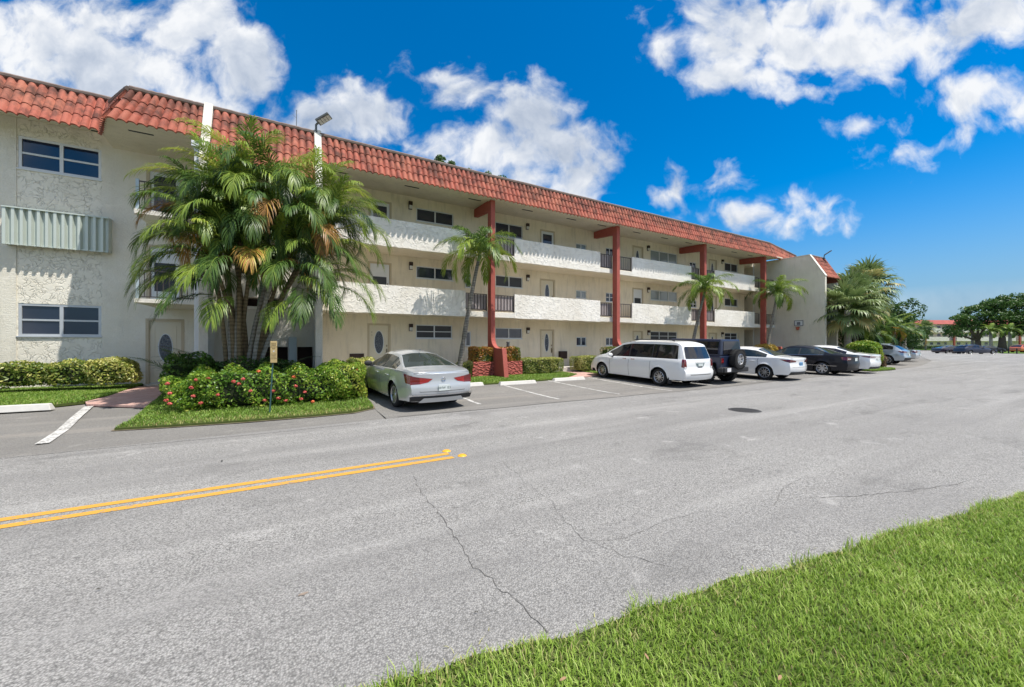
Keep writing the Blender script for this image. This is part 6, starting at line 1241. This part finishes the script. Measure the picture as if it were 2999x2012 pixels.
def sedan(T, paint, L=4.62, W=1.80, H=1.43, glass=G_CAR, glass2=G_CAR, wr=.325, style='fast', spokes=10, det=True, hp=True, rimf=.70, twist=0):
    c = Car(L=L, W=W, ro=1.02 * L / 4.7, fo=.92 * L / 4.7, wr=wr, ra=wr + .055, sill=.21, rlow=.27, flow=.22, gh=.40, roofw=.60, rb=.10, fb=.16, paint=paint, glass=glass, glass2=glass2, dark_from=0, rimf=rimf, sw=5, seam_bow=.03, hpaint=hp, crease=.72)
    s = L / 4.7; k = H / 1.43
    c.top = [(0, .98 * k), (.18 * s, 1.02 * k), (.62 * s, 1.06 * k), (.95 * s, 1.17 * k), (1.5 * s, 1.375 * k), (1.95 * s, 1.425 * k), (2.4 * s, 1.43 * k), (2.75 * s, 1.38 * k), (3.2 * s, 1.17 * k), (3.55 * s, .98 * k), (4.1 * s, .89 * k), (4.5 * s, .78 * k), (4.7 * s, .66 * k)]
    c.belt = [(0, .93 * k), (.3 * s, .97 * k), (.9 * s, .975 * k), (1.6 * s, .95 * k), (2.6 * s, .92 * k), (3.5 * s, .90 * k), (4.1 * s, .83 * k), (4.5 * s, .73 * k), (4.7 * s, .62 * k)]
    c.plan = [(0, .86), (.15 * s, .925), (.45 * s, .97), (1.0 * s, .99), (2.2 * s, 1.0), (3.6 * s, .99), (4.2 * s, .95), (4.5 * s, .87), (4.7 * s, .74)]
    c.rear = [(.25, .10), (.40, .03), (.62, .0), (.68, .04), (.80, .05), (.95, .03), (1.0, .0), (1.05, .06)]; c.front = [(.2, .06), (.4, .0), (.6, .02), (.8, .15)]
    xr = -L / 2; c.bl = (xr + .66 * s, xr + 1.48 * s); c.ws = (xr + 2.72 * s, xr + 3.52 * s); c.side_win = [(xr + .98 * s, xr + 1.16 * s), (xr + 1.19 * s, xr + 2.02 * s), (xr + 2.09 * s, xr + 3.28 * s)]
    c.body(T)
    c.wheels(spokes, twist=twist); c.seams([xr + 1.28 * s, xr + 2.06 * s, xr + 3.10 * s], [xr + 1.52 * s, xr + 2.42 * s], .80 * k) if det else None
    c.mirrors(xr + 2.98 * s, M_TRIM if paint is P_SILVER else None); return c
def tail_pair(c, rear_q, side_q, mats, name='taillight'):
    for sg in (1, -1):
        o = None
        q = [[(sg * y, z) for (y, z) in Q] for Q in rear_q]; o = c.patch(name, c.rearpt, q, mats[0], 6, 4, off=.012, mats=mats[:len(q)] if len(q) > 1 else None)
        if side_q: p = c.patch('taillight_wrap', lambda x, z, f: c.sidept(x, z, sg, f), side_q, mats[0], 8, 4, off=.010); p.parent = o
# ---- 1 silver sedan
WORLD = False
T = place_car('parked_car', 'silver sedan parked beside the red flowering hedge, nearest to the camera', 'car', 3.10, 10.28, 95.5)
c = sedan(T, P_SILVER, 4.9, 1.86, 1.45, glass=G_CLEAR, glass2=G_CLEAR, wr=.33, spokes=14, twist=1)
tail_pair(c, [[(.83, .69), (.60, .70), (.60, .86), (.82, .90)], [(.60, .70), (.40, .74), (.28, .82), (.60, .86)]], [[(-2.45, .70), (-2.24, .72), (-2.06, .94), (-2.45, .90)]], [M_RED, M_REDL])
c.patch('lower_grille', c.rearpt, [[(-.82, .28), (.82, .28), (.84, .40), (-.84, .40)]], M_TRIM, 12, 3, off=.010)
c.patch('diffuser', c.rearpt, [[(-.62, .24), (.62, .24), (.50, .355), (-.50, .355)]], P_SILVER, 12, 3, off=.030)
c.patch('chrome_line', c.rearpt, [[(-.85, .415), (.85, .415), (.85, .44), (-.85, .44)]], M_CHROME, 12, 1, off=.014)
c.patch('trunk_seam', c.rearpt, [[(-.60, .505), (.60, .505), (.60, .515), (-.60, .515)], [(-.60, .51), (-.59, .51), (-.70, .70), (-.71, .70)], [(.60, .51), (.59, .51), (.70, .70), (.71, .70)], [(-.55, .665), (.55, .665), (.55, .672), (-.55, .672)]], M_SEAM, 8, 1, off=.004)
c.plate(.60, 0, mat=M_PLATE, txt='DHW 1E1', off=.016)
m = MB(); p = c.rearpt(0, .80, .012); m.lathe([(.042, -.006), (.052, -.012), (.058, -.006), (.05, 0)], (p[0], 0, .80), 20, 'x'); m.box(p[0] - .012, p[0] - .003, -.055, .055, .792, .808); m.build('emblem', M_CHROME, T)
m = MB(); m.add([(-.95, -.015, 1.43), (-.95, .015, 1.43), (-.80, .004, 1.44), (-.80, -.004, 1.44), (-.97, 0, 1.50)], [(0, 1, 4), (1, 2, 4), (2, 3, 4), (3, 0, 4)]); m.build('roof_antenna', P_SILVER, T)
m = MB()
for y in (-.4, .4): m.box(-1.55, -1.35, y - .16, y + .16, .9, 1.0)
shift_to_axle(T, c)
# ---- 2 white minivan
T = place_car('parked_minivan', 'white minivan with red upright tail lights between the brick path and the dark offroader', 'minivan', 13.38, 10.30, 92)
L = 5.15; xr = -L / 2
c = Car(L=L, W=1.99, ro=1.10, fo=.97, wr=.34, ra=.40, sill=.24, rlow=.30, flow=.26, gh=.50, roofw=.74, rb=.08, fb=.14, paint=P_WHITE, glass=G_CAR, glass2=G_DARK, dark_from=3, rimf=.68, sw=5, seam_bow=.0, hpaint=False, crease=None)
c.top = [(0, 1.65), (.10, 1.71), (.5, 1.77), (1.4, 1.785), (2.6, 1.775), (3.1, 1.70), (3.6, 1.45), (4.05, 1.15), (4.5, 1.05), (4.9, .92), (5.15, .74)]
c.belt = [(0, 1.05), (1, 1.04), (2.5, 1.02), (3.6, 1.00), (4.2, .99), (4.7, .9), (5.0, .80), (5.15, .70)]
c.plan = [(0, .90), (.18, .955), (.5, .985), (1.2, 1.0), (3.6, 1.0), (4.4, .97), (4.85, .89), (5.15, .74)]
c.rear = [(.28, .06), (.40, .0), (.58, -.03), (.66, .0), (.70, .05), (1.0, .06), (1.08, .08), (1.55, .26), (1.75, .34)]; c.front = [(.2, .06), (.4, 0), (.7, .05), (.9, .18)]
c.bl = (xr + 3.06, xr + 3.06); c.ws = (xr + 3.06, xr + 4.02); c.side_win = [(xr + .30, xr + 1.45), (xr + 1.50, xr + 2.60), (xr + 2.66, xr + 3.80)]
c.body(T); c.wheels(10); c.seams([xr + 1.52, xr + 2.62, xr + 3.70], [xr + 2.40, xr + 2.85], .97); c.mirrors(xr + 3.55)
c.patch('rear_window', c.rearpt, [[(-.76, 1.12), (.76, 1.12), (.66, 1.56), (-.66, 1.56)]], G_DARK, 14, 6, off=.012)
tail_pair(c, [[(.905, .80), (.76, .74), (.78, 1.08), (.89, 1.09)], [(.87, .75), (.765, .735), (.765, .80), (.87, .82)]], [[(xr, .78), (xr + .10, .80), (xr + .10, 1.09), (xr, 1.09)]], [M_RED, M_CLEAR])
c.patch('bumper_step', c.rearpt, [[(-.62, .50), (.62, .50), (.66, .525), (-.66, .525)]], M_SEAM, 10, 2, off=.006)
c.patch('chrome_letters', c.rearpt, [[(-.34 + i * .075, .965), (-.34 + i * .075 + .045, .965), (-.34 + i * .075 + .04, .99), (-.34 + i * .075 + .006, .99)] for i in range(9)], M_CHROME, 1, 1, off=.012)
c.patch('plate_recess', c.rearpt, [[(-.20, .82), (.20, .82), (.28, .94), (-.28, .94)]], plain('plate recess', (.16, .21, .21), .5), 4, 2, off=.010)
c.plate(.87, 0, w=.3, h=.10, off=.016); c.patch('sticker', c.rearpt, [[(-.13, .78), (.13, .78), (.13, .815), (-.13, .815)]], M_SEAM, 2, 1, off=.010); c.patch('tailgate_seam', c.rearpt, [[(-.75, .70), (.75, .70), (.75, .708), (-.75, .708)]], M_SEAM, 8, 1, off=.005)
m = MB()
for sg in (1, -1): m.tube([(xr + .6, sg * .70, 1.765), (xr + .75, sg * .70, 1.80), (xr + 2.4, sg * .70, 1.805), (xr + 2.55, sg * .70, 1.775)], .018, 6)
m.build('roof_rails', M_TRIM, T); m = MB()
for sg in (1, -1): m = MB(); m.box(c.ax[0] - .46, c.ax[0] - .42, sg * .87 - .09, sg * .87 + .09, .12, .36); m.build('mud_flap', M_TRIM, T)
shift_to_axle(T, c)
# ---- 3 navy offroader with the spare wheel on the tailgate
T = place_car('parked_offroader', 'navy boxy offroad vehicle with a spare wheel on its tailgate', 'offroader', 15.62, 9.95, 91)
def wheel_big(par, x, y, z, sg, Rw=.41, w=.27, name='wheel'):
    W_ = bpy.data.objects.new(name, None); COL.objects.link(W_); W_.parent = par; W_.location = (x, y, z); W_.rotation_euler = (0, 0, 0 if sg > 0 else math.pi); rm = Rw * .56; m = MB(); N_ = 40; prof_ = [(rm, -w / 2 + .01), (rm + .02, -w / 2), (Rw - .05, -w / 2 + .005), (Rw - .01, -w / 2 + .035), (Rw, -w / 5), (Rw, w / 5), (Rw - .01, w / 2 - .035), (Rw - .05, w / 2 - .005), (rm + .02, w / 2), (rm, w / 2 - .012)]
    m.lathe(prof_, (0, 0, 0), N_, 'y')
    for k in range(32):
        an = 2 * math.pi * k / 32; c_, s_ = math.cos(an), math.sin(an)
        for q in (1, -1):
            y0, y1 = (w * .12, w * .5) if q > 0 else (-w * .5, -w * .12); r0, r1 = Rw - .02, Rw + .012; h = .022; vs = []
            for r_ in (r0, r1):
                for hh in (-h, h):
                    for y_ in (y0, y1): vs.append((r_ * c_ - hh * s_, y_, r_ * s_ + hh * c_))
            m.add(vs, [(4, 5, 7, 6), (0, 4, 6, 2), (1, 3, 7, 5), (0, 1, 5, 4), (2, 6, 7, 3)])
    o = m.build('tyre', M_TYRE, None, smooth=False); o.parent = W_; m = MB(); m.lathe([(rm, w / 2 - .012), (rm - .016, w / 2 - .004), (rm - .03, w / 2 - .05), (rm - .03, -w / 2 + .02)], (0, 0, 0), 36, 'y'); m.lathe([(0, w / 2 - .035), (.06, w / 2 - .04), (.07, w / 2 - .08)], (0, 0, 0), 16, 'y')
    for k in range(7):
        an = 2 * math.pi * k / 7; c_, s_ = math.cos(an), math.sin(an); pts = []
        for (r_, h_, y_) in ((.05, .035, w / 2 - .06), (rm - .02, .028, w / 2 - .035)):
            for q in (-1, 1): pts.append((r_ * c_ - q * h_ * s_, y_, r_ * s_ + q * h_ * c_))
        m.add(pts + [(x_, y_ - .05, z_) for x_, y_, z_ in pts], [(0, 1, 3, 2), (0, 2, 6, 4), (1, 5, 7, 3)])
    o = m.build('rim', M_RIM, None); o.parent = W_; m = MB(); m.lathe([(0, w / 2 - .13), (rm - .03, w / 2 - .13)], (0, 0, 0), 24, 'y'); o = m.build('hub', M_UNDER, None); o.parent = W_; return W_
def prismy(m, prof_, y0, y1): n = len(prof_); m.add([(x, y0, z) for x, z in prof_] + [(x, y1, z) for x, z in prof_], [(i, (i + 1) % n, n + (i + 1) % n, n + i) for i in range(n)] + [tuple(range(n))[::-1], tuple(range(n, 2 * n))])
# local origin = rear axle; wheelbase 2.95
m = MB(); prismy(m, [(-.62, .58), (-.50, .58), (-.46, .86), (.46, .86), (.52, .46), (2.42, .46), (2.50, .90), (3.40, .92), (3.5, .62), (3.62, .62), (3.62, 1.08), (2.10, 1.16), (-.66, 1.16), (-.68, .70)], -.78, .78); m.build('body', P_NAVY, T, bevel=.035)
m = MB(); vs = []
def frust(m, x0, x1, y, z0, z1, inx0, inx1, iny): m.add([(x0, -y, z0), (x1, -y, z0), (x1, y, z0), (x0, y, z0), (x0 + inx0, -y + iny, z1), (x1 - inx1, -y + iny, z1), (x1 - inx1, y - iny, z1), (x0 + inx0, y - iny, z1)], [(0, 3, 2, 1), (4, 5, 6, 7), (0, 1, 5, 4), (1, 2, 6, 5), (2, 3, 7, 6), (3, 0, 4, 7)])
frust(m, -.66, 2.10, .765, 1.16, 1.83, .06, .34, .10); m.build('hardtop', P_NAVY, T, bevel=.05)
def side_quad(m, xa, xb, za, zb, sg, out=.006):
    def y(z): return .765 - .10 * (z - 1.16) / .67 + out
    m.add([(xa, sg * y(za), za), (xb, sg * y(za), za), (xb, sg * y(zb), zb), (xa, sg * y(zb), zb)], [(0, 1, 2, 3)])
for sg in (1, -1):
    for (a, b) in ((-.52, .36), (.48, 1.16), (1.24, 1.80)):
        m = MB(); side_quad(m, a, b, 1.22, 1.72, sg, .008); m.build('side_window', G_DARK, T)
    m = MB()
    for x in (.42, 1.20, 2.12): m.box(x - .006, x + .006, sg * .783 - .003, sg * .783 + .003, .55, 1.15)
    m.build('door_seams', M_SEAM, T)
m = MB(); m.add([(-.662 + .004, -.60, 1.22), (-.662 + .004, .60, 1.22), (-.612, .54, 1.74), (-.612, -.54, 1.74)], [(0, 3, 2, 1)]); o = m.build('rear_window', G_DARK, T); o.location.x = -.012
m = MB(); m.add([(2.02, -.6, 1.22), (2.02, .6, 1.22), (1.80, .55, 1.74), (1.80, -.55, 1.74)], [(0, 1, 2, 3)]); o = m.build('windshield', G_CAR, T); o.location.x = .06
for sg in (1, -1):
    for xa in (0, 2.95):
        vs = []; N_ = 16
        for j in range(N_ + 1):
            an = math.pi * (.02 + .96 * j / N_); c_, s_ = math.cos(an), math.sin(an)
            for (r_, y_) in ((.50, .78), (.52, .95), (.455, .955), (.45, .78)): vs.append((xa + r_ * c_ * 1.05, sg * y_, .41 + r_ * s_ * .92))
        m = MB(); m.add(vs, [(4 * j + k, 4 * j + (k + 1) % 4, 4 * j + 4 + (k + 1) % 4, 4 * j + 4 + k) for j in range(N_) for k in range(4)]); m.build('fender_flare', M_TRIM, T, smooth=True, auto=40)
        wheel_big(T, xa, sg * .80, .41, sg)
    m = MB(); m.box(-.695, -.66, min(sg * .60, sg * .76), max(sg * .60, sg * .76), .86, 1.06); o = m.build('taillight', M_RED, T, bevel=.012); m = MB(); m.box(-.70, -.694, min(sg * .63, sg * .73), max(sg * .63, sg * .73), .90, .98); q = m.build('lamp_lens', M_REDL, T); q.parent = o
m = MB(); m.box(-.90, -.64, -.86, .86, .50, .70); m.box(-.84, -.62, -.93, -.84, .50, .68); m.box(-.84, -.62, .84, .93, .50, .68); m.build('bumper', M_TRIM, T, bevel=.03)
m = MB(); m.box(-.908, -.90, .44, .70, .53, .68); m.build('licence_plate', M_CLEAR, T)
W_ = wheel_big(T, -.86, -.10, 1.02, 1, .40, .26, 'spare_wheel'); W_.rotation_euler = (0, 0, R(90))
m = MB(); m.box(-.75, -.66, -.2, 0, .9, 1.15); m.box(-.4, 3.2, -.5, .5, .36, .6); m.box(-.1, .1, -.75, .75, .34, .48); m.box(-.5, .5, -.62, .62, .5, .86); m.box(2.45, 3.45, -.62, .62, .5, .9); m.build('chassis', M_UNDER, T)
m = MB(); m.tube([(-.66, -.80, 1.05), (-.80, -.52, 1.0)], .02, 6); m.build('hinge', M_TRIM, T)
for sg in (1, -1): m = MB(); m.box(1.86, 1.98, sg * .98 - .10, sg * .98 + .10, 1.14, 1.32); m.build('side_mirror', M_TRIM, T, bevel=.03)
# ---- 4 white compact sedan
T = place_car('parked_car', 'white compact sedan with a blue licence plate between the offroader and the black sedan', 'car', 18.85, 9.25, 92)
c = sedan(T, P_WHITE, 4.55, 1.80, 1.44, glass=G_CAR, glass2=G_CAR, spokes=10, wr=.325, rimf=.72)
tail_pair(c, [[(.80, .80), (.40, .83), (.38, .87), (.78, .93)]], [[(-2.28, .80), (-2.10, .84), (-1.86, .93), (-2.28, .93)]], [M_RED]); c.patch('bumper_trim', c.rearpt, [[(-.76, .27), (.76, .27), (.70, .40), (-.70, .40)]], M_TRIM, 12, 3, off=.012); c.plate(.74, 0, mat=M_PLATEB, txt='RZ 421', off=.015)
c.patch('trunk_seam', c.rearpt, [[(-.66, .60), (.66, .60), (.66, .61), (-.66, .61)]], M_SEAM, 8, 1, off=.004); shift_to_axle(T, c)
# ---- 5 black sedan
T = place_car('parked_car', 'black sedan with a chrome window line between the two white sedans', 'car', 23.6, 9.0, 92)
c = sedan(T, P_BLACK, 4.62, 1.78, 1.45, glass=G_CLEAR, glass2=G_CLEAR, spokes=14, wr=.325, hp=True, rimf=.72, twist=1)
tail_pair(c, [[(.80, .76), (.48, .78), (.48, .90), (.78, .93)], [(.72, .80), (.50, .80), (.50, .85), (.72, .86)]], [[(-2.31, .76), (-2.12, .79), (-2.06, .92), (-2.31, .93)]], [M_RED, M_CLEAR])
for sg in (1, -1):
    c.patch('chrome_line', lambda x, z, f: c.sidept(x, z, sg, f), [[(-1.9, .47), (1.6, .47), (1.6, .485), (-1.9, .485)]], M_CHROME, 30, 1, off=.008)
    m = MB(); pts = [c.sidept(x, float(np.interp(x, c.xs, c.zb)) + .012, sg, .004) for x in np.linspace(-1.35, .85, 16)]; m.tube(pts, .010, 5); m.build('window_trim', M_CHROME, T)
c.patch('bumper_trim', c.rearpt, [[(-.76, .27), (.76, .27), (.70, .36), (-.70, .36)]], M_TRIM, 12, 3, off=.012); c.plate(.80, 0, off=.015); shift_to_axle(T, c)
# ---- 6 second white sedan
T = place_car('parked_car', 'low white sedan with dark windows between the black sedan and the leafy island', 'car', 26.3, 9.05, 92)
c = sedan(T, P_WHITE, 4.8, 1.85, 1.46, glass=G_DARK, glass2=G_DARK, wr=.34)
tail_pair(c, [[(.80, .86), (.30, .86), (.30, .90), (.80, .93)]], [[(-2.4, .85), (-2.15, .88), (-2.0, .93), (-2.4, .93)]], [M_RED]); c.patch('bumper_trim', c.rearpt, [[(-.80, .27), (.80, .27), (.76, .38), (-.76, .38)]], M_TRIM, 12, 3, off=.012); c.plate(.76, 0, off=.015); shift_to_axle(T, c)
# ---- 7 blue grey hatchback, 8 silver sedan, 9 small white car beyond the island
def hatch(T, paint, L=4.5, H=1.62, W=1.84):
    xr = -L / 2; c = Car(L=L, W=W, ro=.92, fo=.9, wr=.35, ra=.41, sill=.26, rlow=.34, flow=.26, gh=.45, roofw=.68, rb=.10, fb=.14, paint=paint, glass=G_DARK, glass2=G_DARK, dark_from=3, rimf=.68, sw=5, seam_bow=.02, hpaint=True, crease=.8); k = H / 1.62
    c.top = [(0, 1.05 * k), (.10, 1.12 * k), (.55, 1.42 * k), (.95, 1.56 * k), (1.7, 1.62 * k), (2.5, 1.60 * k), (3.0, 1.42 * k), (3.5, 1.14 * k), (4.1, 1.02 * k), (4.5, .78 * k)]; c.belt = [(0, 1.0 * k), (.5, 1.10 * k), (1.2, 1.08 * k), (2.5, 1.0 * k), (3.5, .98 * k), (4.1, .90 * k), (4.5, .72 * k)]
    c.plan = [(0, .88), (.2, .95), (.6, .99), (1.5, 1.0), (3.4, .99), (4.1, .93), (4.5, .76)]; c.rear = [(.3, .08), (.45, 0), (.62, 0), (.7, .05), (1.05, .06), (1.2, .12)]; c.front = [(.2, .05), (.4, 0), (.8, .12)]
    c.bl = (xr + .12, xr + .88); c.ws = (xr + 2.55, xr + 3.42); c.side_win = [(xr + .62, xr + 1.15), (xr + 1.19, xr + 2.0), (xr + 2.05, xr + 3.15)]; c.body(T); c.wheels(10); c.seams([xr + 2.02, xr + 3.05], [xr + 1.4, xr + 2.3], .92); c.mirrors(xr + 2.9); return c
T = place_car('parked_car', 'blue grey crossover with a dark rear spoiler beyond the leafy island', 'car', 38.9, 11.0, 92)
c = hatch(T, P_GREY, 4.6, 1.62); tail_pair(c, [[(.82, .90), (.40, .92), (.42, .99), (.80, 1.02)]], [[(-2.3, .90), (-2.1, .93), (-1.95, 1.03), (-2.3, 1.02)]], [M_RED]); c.patch('bumper_trim', c.rearpt, [[(-.80, .33), (.80, .33), (.78, .55), (-.78, .55)]], M_TRIM, 12, 3, off=.012); c.plate(.75, 0, off=.015); shift_to_axle(T, c)
T = place_car('parked_car', 'light silver sedan right of the blue grey crossover', 'car', 47.2, 12.6, 93); c = sedan(T, P_LSILV, 4.8, 1.84, 1.45, wr=.34)
tail_pair(c, [[(.80, .76), (.50, .78), (.52, .90), (.78, .93)]], [[(-2.4, .76), (-2.18, .80), (-2.10, .92), (-2.4, .93)]], [M_RED]); c.plate(.6, 0, off=.015); shift_to_axle(T, c)
T = place_car('parked_car', 'white car mostly hidden behind the light silver sedan, last of the row', 'car', 57, 15.6, 95); c = hatch(T, P_WHITE, 4.5, 1.58); tail_pair(c, [[(.82, .85), (.6, .85), (.6, 1.0), (.80, 1.02)]], None, [M_RED]); shift_to_axle(T, c)
# ---- far cars side-on at the junction
def far_car(label, px, D, head, kind, paint, L=4.8):
    x, y = far_pt(px, D); t = thing('parked_car', label, 'car', (x, y, .0), R(head), 'cars parked side on across the junction'); c = hatch(t, paint, L, 1.60) if kind == 'h' else sedan(t, paint, L, 1.84, 1.42); return t, c
for lab, px, D, hd, kd, pt, L in (('dark maroon sedan side on beside the navy wagon across the junction', 2783, 66, YAW - 92, 's', P_MAROON, 4.8), ('long navy wagon side on under the far trees', 2857, 62.5, YAW - 90, 'h', P_NAVY, 5.5), ('black car behind the navy wagon under the trees', 2893, 71, YAW - 95, 's', P_BLACK, 4.8), ('small orange vehicle at the far right edge under the trees', 2996, 74, YAW - 80, 'h', P_ORANGE, 4.2)):
    far_car(lab, px, D, hd, kd, pt, L)
WORLD = True
